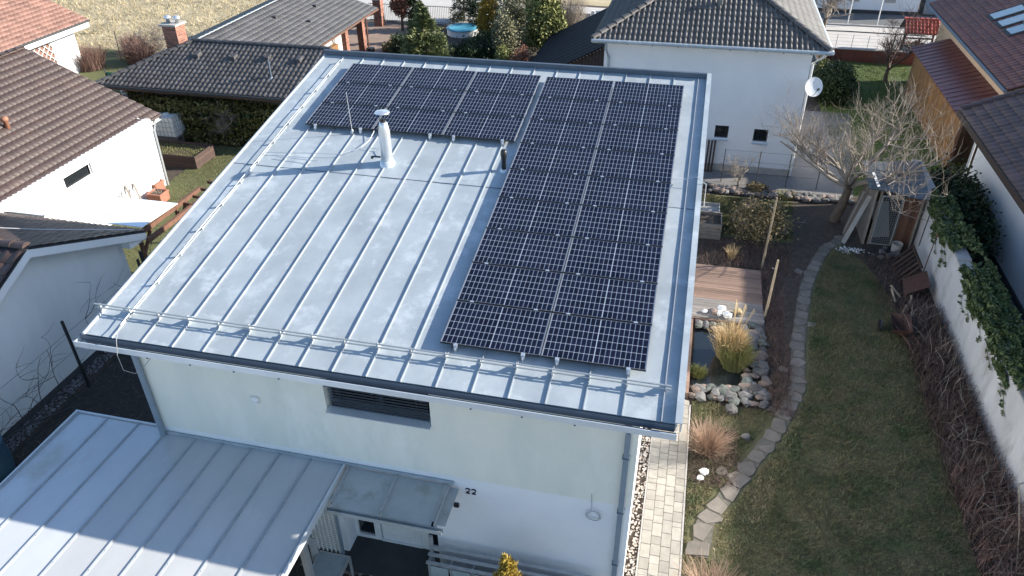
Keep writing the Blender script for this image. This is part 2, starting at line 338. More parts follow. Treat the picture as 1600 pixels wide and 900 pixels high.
def walls_y(mb, y0, y1, x0, x1, z0, z1, holes=()):
    """wall slab in the XZ plane between y0 and y1 with rectangular holes (hx0,hz0,hx1,hz1)"""
    xs = sorted({x0, x1, *[h[0] for h in holes], *[h[2] for h in holes]})
    for a, b in zip(xs, xs[1:]):
        hs = sorted([(h[1], h[3]) for h in holes if h[0] <= a+1e-6 and h[2] >= b-1e-6]); z = z0
        for p, q in hs:
            if p > z: mb.box((a, y0, z), (b, y1, p))
            z = q
        if z < z1: mb.box((a, y0, z), (b, y1, z1))
    return mb
def walls_x(mb, x0, x1, y0, y1, z0, z1, holes=()):
    t = MB(); walls_y(t, x0, x1, y0, y1, z0, z1, holes); V = [(v[1], v[0], v[2]) for v in t.v]; return mb.add(V, [f[::-1] for f in t.f])

def tile_mesh(wd, ht, amp, th, m, kind='wave', name='tile'):
    """one roof tile in local (u, v, n): wavy section, thick lower edge, tilted so that it laps the one below"""
    mb = MB(); us = [0, .14, .3, .46, .62, .8, 1.0] if kind == 'wave' else [0, .06, .5, .94, 1.0]
    pr = [.55, .95, 1., .6, .12, .0, .45] if kind == 'wave' else [0, .8, 1., .8, 0]
    k = len(us); lift = .03
    vs = [(u*wd*1.0, -.02, p*amp+lift) for u, p in zip(us, pr)]+[(u*wd, ht*1.03, p*amp+.004) for u, p in zip(us, pr)]+[(u*wd, -.02, p*amp+lift-th) for u, p in zip(us, pr)]
    fs = [(i, i+1, k+i+1, k+i) for i in range(k-1)]+[(2*k+i, 2*k+i+1, i+1, i) for i in range(k-1)]
    mb.add(vs, fs); return mb
def tile_roof(parent, o, U, V, poly, wd, ht, amp, m, th=.02, individual=300, kind='wave', base='felt', basename='roof', brk=0., center=None):
    """tiles on a plane: origin o, U along the eave, V up the slope, poly in (u, v)"""
    o = np.array(o, float); U = np.array(U, float); U /= np.linalg.norm(U); V = np.array(V, float); V /= np.linalg.norm(V); N = np.cross(U, V)
    if N[2] < 0: N = -N
    bp_ = [o+U*u+V*v-N*.06 for u, v in poly]
    base_o = link(basename, MB().prism(bp_, N*.055), base, parent)
    P = np.array(poly); lo, hi = P.min(0), P.max(0); cs = []
    for j in range(int(math.ceil((hi[1]-lo[1])/ht))):
        for i in range(int(math.ceil((hi[0]-lo[0])/wd))+1):
            u = lo[0]+i*wd+(brk*(j % 2)); v = lo[1]+j*ht; cs.append((u, v))
    cs = np.array(cs); ok = inpoly(cs+np.array([wd*.5, ht*.5]), poly); cs = cs[ok]
    W = o+np.outer(cs[:, 0], U)+np.outer(cs[:, 1], V)
    d = W-CAM; px = 800+FPX*(d@RT)/(d@FW); py = 450-FPX*(d@UP)/(d@FW); vis = (px > -30) & (px < 1630) & (py > -30) & (py < 930) & (d@FW > 0)
    if center is not None: pass
    order = np.lexsort((d@FW, ~vis)); ind = [i for i in order[:individual] if vis[i]] if individual else []
    tm = tile_mesh(wd, ht, amp, th, m, kind); T = MB().add(tm.v, tm.f)
    s = 1 if np.dot(np.cross(U, V), N) > 0 else -1
    # shared mesh already turned into the roof's plane
    rot = np.stack([U, V, N], 1); tv = (rot@np.array(tm.v).T).T
    fs = [f if s > 0 else f[::-1] for f in tm.f]
    if len(ind):
        me = bpy.data.meshes.new('roof_tile'); me.from_pydata([tuple(p) for p in tv], [], fs); me.materials.append(M[m]); me.polygons.foreach_set('use_smooth', [True]*len(me.polygons))
        for i in ind:
            p = W[i]+N*rnd.uniform(-.002, .003); inst('roof_tile', me, base_o, p)
    rest = [i for i in range(len(W)) if i not in set(ind)]
    if rest:
        R = W[rest]; J = np.array([rnd.uniform(-.002, .003) for _ in rest])[:, None]*N; n = len(R); k = len(tv)
        VV = ((R+J)[:, None, :]+tv[None]).reshape(-1, 3); FF = (np.arange(n)[:, None, None]*k+np.array(fs)[None]).reshape(-1, 4)
        q = link('roof_tiles', MB().raw(VV, FF), m, base_o, smooth=True); q['kind'] = 'stuff'
    return base_o
def ridge_caps(parent, a, b, m, r=.12, L=.4, name='ridge_tile'):
    a = np.array(a, float); b = np.array(b, float); D = b-a; n = max(1, int(np.linalg.norm(D)/L)); d = D/np.linalg.norm(D)
    sd_ = np.cross(d, (0, 0, 1)); sd_ /= np.linalg.norm(sd_); up = np.cross(sd_, d); st = np.linalg.norm(D)/n; vs = []; k = 6
    for t, rr, lf in ((-.02, r*1.08, .02), (st*1.04, r*.92, 0)):
        for j in range(k+1): q = math.pi*j/k; vs.append(d*t+sd_*rr*math.cos(q)+up*(rr*.75*math.sin(q)-.01+lf))
    fs = [(j, j+1, k+1+j+1, k+1+j) for j in range(k)]+[tuple(range(k+1))[::-1], tuple(range(k+1, 2*k+2))]
    me = bpy.data.meshes.new(name); me.from_pydata([tuple(p) for p in vs], [], fs); me.materials.append(M[m]); 
    for i in range(n): inst(name, me, parent, a+d*st*i)
exec_parts = []
# ================================================================== GROUND
S = .1709; CN = math.sqrt(1+S*S); C1 = 1/CN
RO = np.array([0, 0, 5.8]); RU = np.array([1., 0, 0]); RV = np.array([0, C1, S*C1]); RN = np.array([0, -S*C1, C1])
def rp(u, v, n=0): return RO+RU*u+RV*v+RN*n
struct('ground', MB().box((-300, -120, -.6), (300, 500, -.0)), 'earth')
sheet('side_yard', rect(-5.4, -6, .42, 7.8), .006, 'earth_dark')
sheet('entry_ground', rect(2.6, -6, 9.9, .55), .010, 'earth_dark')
sheet('front_bounce_ground', rect(-45, -70, 60, -6.2), .012, 'concrete')  # unseen pale ground, added to bounce sunlight onto the shaded front wall
sheet('back_lawn', rect(-11, 7.8, .42, 20.4), .008, 'lawn_bright')
LAWN = [(11.3, -4), (17.5, -4), (17.5, 5.7), (17.55, 9.3), (17.5, 13.2), (17.0, 15.5), (16.2, 17.2), (15.4, 16.2), (14.8, 14.0), (14.5, 12.0), (14.35, 9.5), (13.9, 7.2), (11.35, 7.2)]
sheet('lawn', LAWN, .008, 'lawn_ground')
sheet('side_lawn', [(11.3, 16.6), (14.6, 16.6), (14.8, 20.0), (11.3, 20.0)], .012, 'lawn_bright')
sheet('neighbour_lawn', rect(16.9, 21.1, 22.8, 39.6), .010, 'lawn_green')
sheet('neighbour_paving', [(11.0, 20.9), (17.2, 20.9), (18.3, 30.6), (14.8, 30.6), (14.8, 22.6), (11, 22.6)], .016, 'paving_grey')
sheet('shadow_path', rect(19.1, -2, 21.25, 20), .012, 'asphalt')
sheet('meadow', [(-120, 33), (-17.9, 33), (-17.9, 60), (-120, 90)], .008, 'meadow')
sheet('meadow_garden', [(-30, 26), (-17.9, 26), (-17.9, 33), (-30, 33)], .006, 'lawn_bright')
sheet('brick_yard', rect(-13, 35, -7.2, 42.4), .010, 'paving')
sheet('shrub_bed', rect(-7.2, 23, 2.2, 42.4), .007, 'earth')
sheet('road', [(-18, 43.4), (30, 41.6), (60, 42), (60, 48.2), (30, 47.8), (-18, 51)], .012, 'road')
sheet('far_pavement', [(16, 47.95), (30, 47.75), (30, 51.5), (16, 51.5)], .016, 'asphalt')
sheet('far_verge', [(-18, 51.05), (15.9, 49.6), (15.9, 70), (-18, 70)], .012, 'meadow')

# ================================================================== MAIN HOUSE
H = thing('house', (5.3, 5.5, 0), 'white rendered house under a low grey metal roof carrying two solar arrays', 'house')
WX0, WX1, WY0, WY1 = .42, 10.12, .55, 10.75
link('front_wall_lower', walls_y(MB(), .55, .85, WX0, WX1, 0, 3.10, [(4.2, .02, 6.3, 2.35)]), 'wall_white', H)
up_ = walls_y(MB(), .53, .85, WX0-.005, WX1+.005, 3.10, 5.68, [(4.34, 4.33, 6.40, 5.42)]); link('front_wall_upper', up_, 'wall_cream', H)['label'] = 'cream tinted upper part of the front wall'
sw = MB(); walls_x(sw, WX1-.3, WX1, .852, WY1, 0, 5.68); sw.prism([(WX1-.3, .86, 5.68), (WX1-.3, WY1, 5.68), (WX1-.3, WY1, 7.30), (WX1-.3, .86, 5.72)], (.3, 0, 0)); link('side_wall', sw, 'wall_white', H)
sw = MB(); walls_x(sw, WX0, WX0+.3, .852, WY1, 0, 5.68); sw.prism([(WX0, .86, 5.68), (WX0, WY1, 5.68), (WX0, WY1, 7.30), (WX0, .86, 5.72)], (.3, 0, 0)); link('side_wall', sw, 'wall_white', H)
link('back_wall', MB().box((WX0+.3, WY1-.3, 0), (WX1-.3, WY1-.002, 7.3)), 'wall_white', H)
link('floor_slab', MB().box((WX0+.3, .86, .0), (WX1-.3, WY1-.3, .08)), 'concrete', H)
# entrance recess
rc = MB(); rc.box((4.02, .852, .02), (4.2, 1.25, 2.5)); rc.box((6.3, .852, .02), (6.5, 1.25, 2.5)); rc.box((4.02, .852, 2.36), (6.5, 1.25, 2.55)); link('recess_wall', rc, 'wall_white', H)
D = link('front_door', MB().box((4.82, 1.00, .13), (5.72, 1.05, 2.25)), 'white_paint', H)
d2 = MB(); d2.box((4.70, .97, .1), (4.80, 1.06, 2.3)); d2.box((5.74, .97, .1), (5.84, 1.06, 2.3)); d2.box((4.80, .97, 2.26), (5.74, 1.06, 2.34)); d2.box((4.80, .965, .08), (5.74, 1.06, .125)); link('door_frame', d2, 'white_paint', D)
d3 = MB()
for a in ((4.95, .30, 5.59, .36), (4.95, 2.0, 5.59, 2.06), (4.95, .36, 5.01, 2.0), (5.53, .36, 5.59, 2.0)): d3.box((a[0], .985, a[1]), (a[2], 1.001, a[3]))
link('door_moulding', d3, 'white_paint', D); link('door_handle', MB().box((4.87, .94, 1.05), (4.90, .985, 1.30)).box((4.87, .93, 1.17), (5.0, .945, 1.20)), 'alu', D)
for x0, x1 in ((4.2, 4.70), (5.84, 6.3)):
    sl = link('side_light', MB().box((x0+.07, 1.02, .2), (x1-.05, 1.03, 2.25)), 'glass_dark', H)
    f = MB(); f.box((x0, .975, .09), (x0+.07, 1.06, 2.33)); f.box((x1-.05, .975, .09), (x1-.002, 1.06, 2.33)); f.box((x0+.07, .975, .09), (x1-.05, 1.06, .19)); f.box((x0+.07, .975, 2.25), (x1-.05, 1.06, 2.33)); link('side_light_frame', f, 'white_paint', sl)
# upper window with a closed outside blind
W = link('window', MB().box((4.36, .76, 4.40), (6.38, .78, 5.42)), 'glass_dark', H)
f = MB(); f.box((4.342, .70, 4.40), (4.40, .80, 5.42)); f.box((6.34, .70, 4.40), (6.398, .80, 5.42)); f.box((4.40, .70, 4.40), (6.34, .80, 4.46)); f.box((5.34, .71, 4.46), (5.40, .80, 5.42)); link('window_frame', f, 'grey_blue_paint', W)
b = MB(); U2 = (1, 0, 0)
b.frame_box((4.41, .63, 0), (1, 0, 0), (0, .5, -.866), (0, .866, .5), (0, 0, 0), (1.92, .074, .004))
for k in range(16):
    z = 4.385+k*.068; q = MB(); q.frame_box((4.405, .60, z+.06), (1, 0, 0), (0, .42, -.907), (0, .907, .42), (0, 0, 0), (1.93, .066, .004)); link('blind_slat', q, 'blind', W)
for x in (4.62, 5.37, 6.12): link('blind_cord', MB().box((x, .588, 4.38), (x+.008, .594, 5.42)), 'blind', W)
link('blind_rail', MB().box((4.41, .60, 4.375), (6.33, .65, 4.40)), 'blind', W)
link('window_sill', MB().prism([(4.345, .44, 4.32), (4.345, .70, 4.34), (4.345, .70, 4.365), (4.345, .44, 4.345)], (2.05, 0, 0)), 'zinc_light', H)
# roof: pans, seams, verges
link('roof_slab', MB().prism([rp(.06, .02, -.22), rp(10.68, .02, -.22), rp(10.68, 11.2, -.22), rp(.06, 11.2, -.22)], RN*.2), 'zinc_light', H)
xs = [0.0]+[.61+.615*k for k in range(17)]+[10.66]
for a, bx in zip(xs, xs[1:]):
    q = MB(); nv = 30; nu = 4; V = []; ph = rnd.uniform(0, 6)
    for j in range(nv+1):
        for i in range(nu+1):
            u = a+(bx-a)*i/nu; v = 11.1*j/nv; e = math.sin(math.pi*i/nu); V.append(rp(u, v, .004*e*math.sin(v*1.9+ph)+.003*e*math.sin(v*4.3+2*ph)))
    q.add(V, [(j*(nu+1)+i, j*(nu+1)+i+1, (j+1)*(nu+1)+i+1, (j+1)*(nu+1)+i) for j in range(nv) for i in range(nu)]); link('roof_pan', q, 'zinc', H, smooth=True)
    jx = 5.58 if a < 6.5 else 5.5
    link('pan_joint', MB().frame_box(RO, RU, RV, RN, (a+.03, jx, .001), (bx-.03, jx+.02, .006)), 'zinc_dark', H)
for k in range(17):
    x = .61+.615*k; q = MB(); q.frame_box(RO, RU, RV, RN, (x-.006, -.01, .0), (x+.006, 11.1, .024)); q.frame_box(RO, RU, RV, RN, (x-.010, -.01, .024), (x+.008, 11.1, .030)); link('standing_seam', q, 'zinc_seam', H)
link('verge_roll', MB().tube([rp(0, -.01, .0), rp(0, 11.1, .0)], .035, 8), 'zinc_seam', H)
q = MB(); q.frame_box(RO, RU, RV, RN, (10.66, -.03, -.05), (10.69, 11.2, .075)); q.frame_box(RO, RU, RV, RN, (10.653, -.05, .075), (10.765, 11.26, .09)); q.frame_box(RO, RU, RV, RN, (10.74, -.04, -.14), (10.76, 11.24, .075)); link('verge_upstand', q, 'zinc', H)
q = MB(); q.frame_box(RO, RU, RV, RN, (-.02, 11.1, -.1), (10.652, 11.14, .14)); q.frame_box(RO, RU, RV, RN, (-.03, 11.095, .14), (10.652, 11.16, .15)); link('parapet', q, 'zinc_dark', H)  # dark tone paints in the shade on the parapet's front face
q = MB(); q.box((-.09, -.012, 5.63), (10.66, .02, 5.77)); link('fascia', q, 'zinc_dark', H)  # fascia darkened to carry the shade inside the gutter
q = MB(); q.box((-.12, -.16, 5.60), (10.70, -.014, 5.615)); q.box((-.12, -.165, 5.615), (10.70, -.155, 5.715)); q.tube([(-.12, -.160, 5.72), (10.70, -.160, 5.72)], .011, 8); q.box((-.12, -.155, 5.615), (-.11, -.014, 5.71)); q.box((10.69, -.155, 5.615), (10.70, -.014, 5.71)); link('gutter', q, 'zinc_light', H); link('gutter_shade', MB().box((-.108, -.153, 5.616), (10.688, -.016, 5.622)), 'zinc_dark', H)  # dark liner paints the shade in the bottom of the gutter
for k in range(12): link('gutter_bracket', MB().box((.5+k*.86, -.172, 5.58), (.53+k*.86, -.012, 5.597)), 'zinc_dark', H)
link('soffit', MB().box((.0, .02, 5.64), (10.66, .528, 5.66)), 'white_paint', H)
q = MB(); q.box((9.90, .43, .1), (10.0, .525, 5.2)); q.bar((9.95, .48, 5.2), (9.95, -.08, 5.60), .1, .09); link('downpipe', q, 'zinc_pipe', H)
q = MB(); q.tube([(.46, .47, 0), (.46, .47, 5.1), (.40, .40, 5.25), (.02, -.02, 5.5), (.0, -.08, 5.64)], .062, 10); link('downpipe', q, 'zinc_pipe', H)
for z in (1.5, 3.0, 4.4): link('pipe_clamp', MB().box((9.885, .42, z), (10.015, .53, z+.03)), 'zinc_dark', H)
# flue
CH = link('chimney', MB().lathe((3.70, 6.03, 6.62), [(.13, 0), (.13, 1.02), (.10, 1.16), (.085, 1.22)], 20), 'alu', H, smooth=True)
link('chimney_collar', MB().lathe((3.70, 6.03, 6.72), [(.25, -.16), (.19, .06), (.15, .22)], 20), 'zinc_light', CH, smooth=True)
link('chimney_cap', MB().lathe((3.70, 6.03, 8.06), [(.17, 0), (.16, .015), (.02, .04)], 20), 'alu', CH)
q = MB()
for k in range(3): t = k*2.1; q.tube([(3.70+.07*math.cos(t), 6.03+.07*math.sin(t), 7.80), (3.70+.1*math.cos(t), 6.03+.1*math.sin(t), 8.07)], .008, 4)
q.lathe((3.70, 6.03, 7.80), [(.055, 0), (.055, .12)], 12); link('chimney_bracket', q, 'black_metal', CH)
link('cleaning_hatch', MB().tube([(3.56, 6.0, 7.0), (3.38, 5.95, 7.02)], .02, 6).lathe((3.37, 5.95, 6.97), [(.03, 0), (.03, .05)], 8), 'black_metal', CH)
VP = link('vent_pipe', MB().lathe((6.42, 6.18, 6.70), [(.055, 0), (.055, .44), (.065, .45), (.065, .50), (.075, .52), (.075, .62), (.05, .66)], 14), 'black_metal', H, smooth=True)
link('pipe_flashing', MB().lathe((6.42, 6.18, 6.80), [(.16, -.1), (.10, .03), (.07, .1)], 14), 'zinc_light', VP, smooth=True)
# snow guard, two rails on brackets clamped to every second seam
SG = link('snow_guard', MB().tube([rp(-.12, .60, .165), rp(10.55, .60, .165)], .016, 8), 'galv', H); link('guard_rail', MB().tube([rp(-.08, .59, .095), rp(10.55, .59, .095)], .016, 8), 'galv', SG)
bm_ = MB(); bm_.prism([(0, -.02, .0), (0, .02, .0), (0, .12, .03), (0, .13, .06), (0, .05, .11), (0, .03, .185), (0, -.015, .185)], (.010, 0, 0)); bm_.box((-.008, .0, .02), (.016, .06, .045))
Rm = np.stack([RU, RV, RN], 1); bme = bpy.data.meshes.new('guard_bracket'); bme.from_pydata([tuple(Rm@np.array(v)) for v in bm_.v], [], bm_.f); bme.materials.append(M['galv'])
sm_ = MB(); sm_.box((-.016, -.04, .02), (.016, .02, .06)); sm_.box((-.006, -.02, .09), (.006, .02, .18)); sme = bpy.data.meshes.new('guard_clip'); sme.from_pydata([tuple(Rm@np.array(v)) for v in sm_.v], [], sm_.f); sme.materials.append(M['galv'])
for k in range(17):
    x = .61+.615*k
    inst('guard_bracket' if k % 2 == 0 else 'guard_clip', bme if k % 2 == 0 else sme, SG, rp(x, .60))
inst('guard_clip', sme, SG, rp(0.0, .60))
# lightning conductor along the left seam, with its holders
pts = [rp(.66, .25, .10)]; hold = []
v = .6
while v < 11:
    pts.append(rp(.655+rnd.uniform(-.012, .012), v, .105)); hold.append(v); v += .42
LC = link('lightning_conductor', MB().tube(pts, .009, 5), 'cable_light', H)
for v in hold[::2]: link('conductor_holder', MB().frame_box(RO, RU, RV, RN, (.60, v-.015, .03), (.68, v+.015, .10)), 'galv', LC)
link('conductor_loop', MB().tube([rp(.66, .25, .10), rp(.73, .08, .14), (.80, -.12, 5.86), (.83, -.24, 5.62), (.86, -.26, 5.30), (.98, -.16, 5.16), (1.12, 0, 5.26), (1.22, .2, 5.42)], .007, 6), 'cable', LC)
for nm, P in (('roof_wire', [(.68, 6.05, .06), (1.2, 6.10, .06), (1.85, 6.14, .09), (2.5, 6.22, .07), (2.9, 6.55, .09), (2.95, 6.95, .05), (2.95, 7.3, .1)]), ('roof_wire', [(2.95, 6.62, .05), (3.3, 6.6, .05), (3.58, 6.45, .1)]), ('roof_wire', [(1.0, 5.93, .05), (1.55, 5.9, .06), (2.1, 5.86, .08)]), ('roof_wire', [(10.1, 6.36, .12), (10.4, 6.42, .10), (10.62, 6.40, .2), (10.84, 6.3, .1), (10.86, 6.2, -.4)])):
    link(nm, MB().tube([rp(*p) for p in P], .008 if nm != 'x' else .01, 5), 'cable_light', H)
# things on the front wall
q = MB()
def digit2(x, z, s=.13):
    o = []; w_ = s*.6
    P = [(0, .78), (.12, .95), (.5, 1.), (.88, .95), (1, .75), (.9, .52), (.45, .25), (.02, .02), (1, .02)]
    return [(x+a*w_, .535, z+b_*s) for a, b_ in P]
for x in (6.98, 7.10):
    P = digit2(x, 2.69); n_ = MB()
    for a, b_ in zip(P, P[1:]):
        n_.bar(a, b_, .017, .017, (0, 1, 0))
    o_ = link('house_number', n_, 'black_metal', H); o_['label'] = 'black numeral 2'
link('doorbell_camera', MB().box((6.72, .50, 2.25), (6.82, .548, 2.35)), 'black_metal', H)
link('sensor_bracket', MB().box((6.56, .50, 2.34), (6.68, .548, 2.38)).box((6.60, .42, 2.30), (6.66, .50, 2.36)), 'galv', H)
link('wall_vent', MB().box((2.78, .49, 4.22), (2.92, .528, 4.38)).box((2.79, .47, 4.35), (2.91, .49, 4.37)).box((2.79, .47, 4.24), (2.91, .489, 4.26)), 'white_thing', H)
P = [(9.40, .51, 3.3), (9.42, .50, 2.95)]
for k in range(40): t = k*.47; r_ = .13+.02*math.sin(k*1.3); P.append((9.46+r_*math.cos(t+2), .505-.0006*k, 2.74+r_*.95*math.sin(t+2)))
link('wire_coil', MB().tube(P, .005, 4), 'cable', H)
link('door_step', MB().box((4.03, .1, .0), (6.45, .968, .09)), 'slab', H)
# small pergola of white timber at the side: sunlit gravel, kerb and pavers
peb = MB(); mr = random.Random(4)
for k in range(900): peb.rock((mr.uniform(10.14, 10.36), mr.uniform(-3.5, 8.2), .02), mr.uniform(.018, .035), mr)
tag(link('gravel', peb, 'pebble'), 'strip of pale pebbles between the sunlit side wall and the paved path', 'gravel', kind='stuff')
q = MB()
for k in range(12): q.box((10.365, -4+k*1.0, -.05), (10.40, -4+k*1.0+.99, .05))
KB = thing('kerb', (10.38, 2, 0), 'thin pale concrete edging between the pebbles and the paved path', 'kerb')
for k in range(12): link('kerb_stone', MB().box((10.365, -4+k*1.0, -.05), (10.40, -4+k*1.0+.99, .05)), 'concrete', KB)
for k in range(11): link('kerb_stone', MB().box((11.27, -4+k*1.0, -.05), (11.31, -4+k*1.0+.99, .05)), 'concrete', KB)
sheet('path_bed', rect(10.4, -4, 11.27, 7.25), .02, 'earth')
PV = thing('paved_path', (10.83, 1.6, 0), 'path of pale rectangular pavers along the sunlit right side wall of the house', 'path')
col_w = .2175; pr_ = random.Random(3)
for c in range(4):
    y = -4+pr_.uniform(-.2, 0)
    while y < 7.15:
        L = pr_.choice([.145, .22, .22, .3, .3, .37]); x = 10.402+c*col_w
        z = .045+pr_.uniform(-.004, .004); e = min(y+L-.008, 7.24)
        t = MB(); t.add([(x, y, 0), (x+col_w-.008, y, 0), (x+col_w-.008, e, 0), (x, e, 0), (x, y, z-.005), (x+col_w-.008, y, z-.005), (x+col_w-.008, e, z-.005), (x, e, z-.005), (x+.006, y+.006, z), (x+col_w-.014, y+.006, z), (x+col_w-.014, e-.006, z), (x+.006, e-.006, z)],
                        [(0, 1, 5, 4), (1, 2, 6, 5), (2, 3, 7, 6), (3, 0, 4, 7), (4, 5, 9, 8), (5, 6, 10, 9), (6, 7, 11, 10), (7, 4, 8, 11), (8, 9, 10, 11)])
        link('paver', t, 'paver', PV); y += L

# ================================================================== SOLAR PANELS
PW, PH, PG = 1.755, 1.0445, .02
pm = {}
def panel_meshes():
    def mk(name, mb, m, loc=True):
        me = bpy.data.meshes.new(name); me.from_pydata([tuple(Rm@np.array(v)) for v in mb.v], [], mb.f); me.materials.append(M[m]); return me
    f = MB(); t = .012
    pm['frame'] = mk('frame_edge', MB().box((0, 0, -.035), (PW, t, 0)), 'black_metal')
    pm['side'] = mk('frame_side', MB().box((0, t, -.035), (t+.003, PH-t, 0)), 'frame_grey')
    pm['back'] = mk('backsheet', MB().box((t+.004, t+.001, -.02), (PW-t-.004, PH-t-.001, -.006)), 'backsheet')
    c = MB(); mx = .021; my = .0165; mid = .008; nc = 10; nr = 6; cw = (PW-2*mx-mid)/2/nc; chh = (PH-2*my)/nr; g = .0056
    for h_ in range(2):
        for i in range(nc):
            for j in range(nr):
                x = mx+h_*(nc*cw+mid)+i*cw; y = my+j*chh; c.add([(x+g, y+g, -.003), (x+cw-g, y+g, -.003), (x+cw-g, y+chh-g, -.003), (x+g, y+chh-g, -.003)], [(0, 1, 2, 3)])
    pm['cells'] = mk('cells', c, 'cell')
    k = MB(); k.box((-.035, -.022, -.02), (.035, .012, .006)); pm['clamp'] = mk('clamp', k, 'alu')
    k = MB(); k.box((-.03, -.05, -.115), (.03, .02, -.04)); k.box((-.035, -.035, -.04), (.035, .012, .006)); k.box((-.012, -.08, -.13), (.012, .06, -.05)); pm['foot'] = mk('clamp', k, 'alu')
    k = MB(); k.box((.0, .25, -.075), (PW, .29, -.036)); pm['rail'] = mk('mounting_rail', k, 'alu')
panel_meshes()
ORD = ['top', 'second', 'third', 'fourth', 'fifth', 'middle', 'sixth', 'seventh', 'eighth', 'bottom']
def panel(u, v, label, group, bottom, off=(.28, 1.47)):
    z = .13; o = thing('solar_panel', tuple(rp(u, v, z)), label, 'solar panel', group); at_ = lambda a, b_: rp(u+a, v+b_, z)
    inst('frame_edge', pm['frame'], o, at_(0, 0)); inst('frame_edge', pm['frame'], o, at_(0, PH-.012)); inst('frame_side', pm['side'], o, at_(0, 0)); inst('frame_side', pm['side'], o, at_(PW-.015, 0)); inst('backsheet', pm['back'], o, at_(0, 0)); tag(inst('solar_cells', pm['cells'], o, at_(0, 0)), kind='stuff')
    inst('mounting_rail', pm['rail'], o, at_(0, 0)); inst('mounting_rail', pm['rail'], o, at_(0, .53))
    for x in off: inst('clamp', pm['foot'] if bottom else pm['clamp'], o, at_(x, 0))
rows = ['top', 'second', 'third', 'fourth', 'fifth', 'sixth', 'seventh', 'eighth', 'bottom']
for j in range(9):
    for i in range(2):
        panel(6.582+i*(PW+PG), 10.443-(j+1)*PH-j*PG, '%s column, %s row of the tall right-hand array of dark solar panels' % (('left', 'right')[i], rows[j]), 'dark solar panels on the metal roof', j == 8)
for j in range(3):
    for i in range(3):
        panel(1.123+i*(PW+PG), 10.476-(j+1)*PH-j*PG, '%s column, %s row of the square left-hand array of dark solar panels' % (('left', 'middle', 'right')[i], ('top', 'middle', 'bottom')[j]), 'dark solar panels on the metal roof', j == 2)
t = thing('lightning_rod', tuple(rp(2.39, 7.22)), 'thin lightning rod standing on the roof at the lower edge of the left solar array', 'lightning rod')
b0 = rp(2.39, 7.22); link('rod', MB().tube([b0+[0, 0, .05], b0+[-.02, 0, 1.05]], [.009, .005], 6), 'cable_light', t); link('rod_foot', MB().lathe(b0+[0, 0, 0], [(.05, 0), (.05, .05), (.015, .12)], 10), 'galv', t)
# ================================================================== CARPORT + ENTRANCE
CP = thing('carport', (1.4, -2.5, 0), 'carport with a flat pale ribbed polycarbonate roof, half in the shadow of the house', 'carport')
ribs = [-1.73, -1.0, -.25, .47, 1.19, 1.81, 2.44, 3.08, 3.76, 4.46]
zc = lambda y: 2.90+.012*(.5-y)
for i, (a, b_) in enumerate(zip(ribs, ribs[1:])):
    y1 = .64 if a < .3 else .545
    q = MB(); q.prism([(a+.004, -7, zc(-7)-.03), (b_-.004, -7, zc(-7)-.03), (b_-.004, y1, zc(y1)-.03), (a+.004, y1, zc(y1)-.03)], (0, 0, .016)); link('roof_sheet', q, 'poly' if i < 3 else 'poly_grey', CP)
for i, x in enumerate(ribs):
    y1 = .66 if x < .3 else .525
    q = MB(); q.prism([(x-.03, -7, zc(-7)-.014), (x+.03, -7, zc(-7)-.014), (x+.03, y1, zc(y1)-.014), (x-.03, y1, zc(y1)-.014)], (0, 0, .012)); q.prism([(x-.012, -7, zc(-7)-.002), (x+.012, -7, zc(-7)-.002), (x+.012, y1, zc(y1)-.002), (x-.012, y1, zc(y1)-.002)], (0, 0, .012))
    R_ = link('roof_rib', q, 'zinc_seam', CP)
    if i < 9: link('rafter', MB().box((x-.03, -7, 2.72), (x+.03, .5, 2.86)), 'galv', R_)
    q = MB()
    for k in range(12):
        y = .2-k*.42; q.lathe((x+.02, y, zc(y)-.002), [(.008, 0), (.008, .008)], 6)
    link('screws', q, 'grey_blue_paint', R_)
link('edge_profile', MB().box((-1.79, -7, 2.80), (-1.765, .68, 2.95)), 'zinc_light', CP); link('edge_profile', MB().box((-1.765, .665, 2.80), (.35, .69, 2.93)), 'zinc_light', CP); link('edge_profile', MB().box((.49, .515, 2.885), (6.75, .529, 2.96)), 'zinc', CP)
link('edge_profile', MB().prism([(4.49, -7, 2.78), (4.52, -7, 2.78), (4.52, .5, 2.78), (4.49, .5, 2.78)], (0, 0, .17)), 'zinc_light', CP)
for p in ((-1.6, .45), (-1.6, -3), (4.3, -1.1), (4.3, -4.5)): link('post', MB().box((p[0]-.06, p[1]-.06, 0), (p[0]+.06, p[1]+.06, 2.75)), 'galv', CP)
link('cross_beam', MB().box((-1.7, -1.5, 2.6), (4.4, -1.4, 2.72)), 'galv', CP); link('cross_beam', MB().box((-1.7, -5, 2.6), (4.4, -4.9, 2.72)), 'galv', CP)
CN_ = thing('entrance_canopy', (5.6, 0, 2.8), 'short frosted canopy over the front door with green algae along its lower edge', 'canopy')
zq = lambda y: 2.86+.06*(y-.5)
for a, b_ in ((4.62, 5.58), (5.62, 6.60)):
    q = MB(); q.prism([(a, -.46, zq(-.46)), (b_, -.46, zq(-.46)), (b_, .5, zq(.5)), (a, .5, zq(.5))], (0, 0, .014)); link('canopy_pane', q, 'poly_dirty', CN_)
for x in (4.60, 5.60, 6.62):
    q = MB(); q.prism([(x-.03, -.36, zq(-.36)+.016), (x+.03, -.36, zq(-.36)+.016), (x+.03, .51, zq(.51)+.016), (x-.03, .51, zq(.51)+.016)], (0, 0, .014)); q.prism([(x-.01, -.36, zq(-.36)+.03), (x+.01, -.36, zq(-.36)+.03), (x+.01, .51, zq(.51)+.03), (x-.01, .51, zq(.51)+.03)], (0, 0, .012)); link('canopy_rib', q, 'galv', CN_)
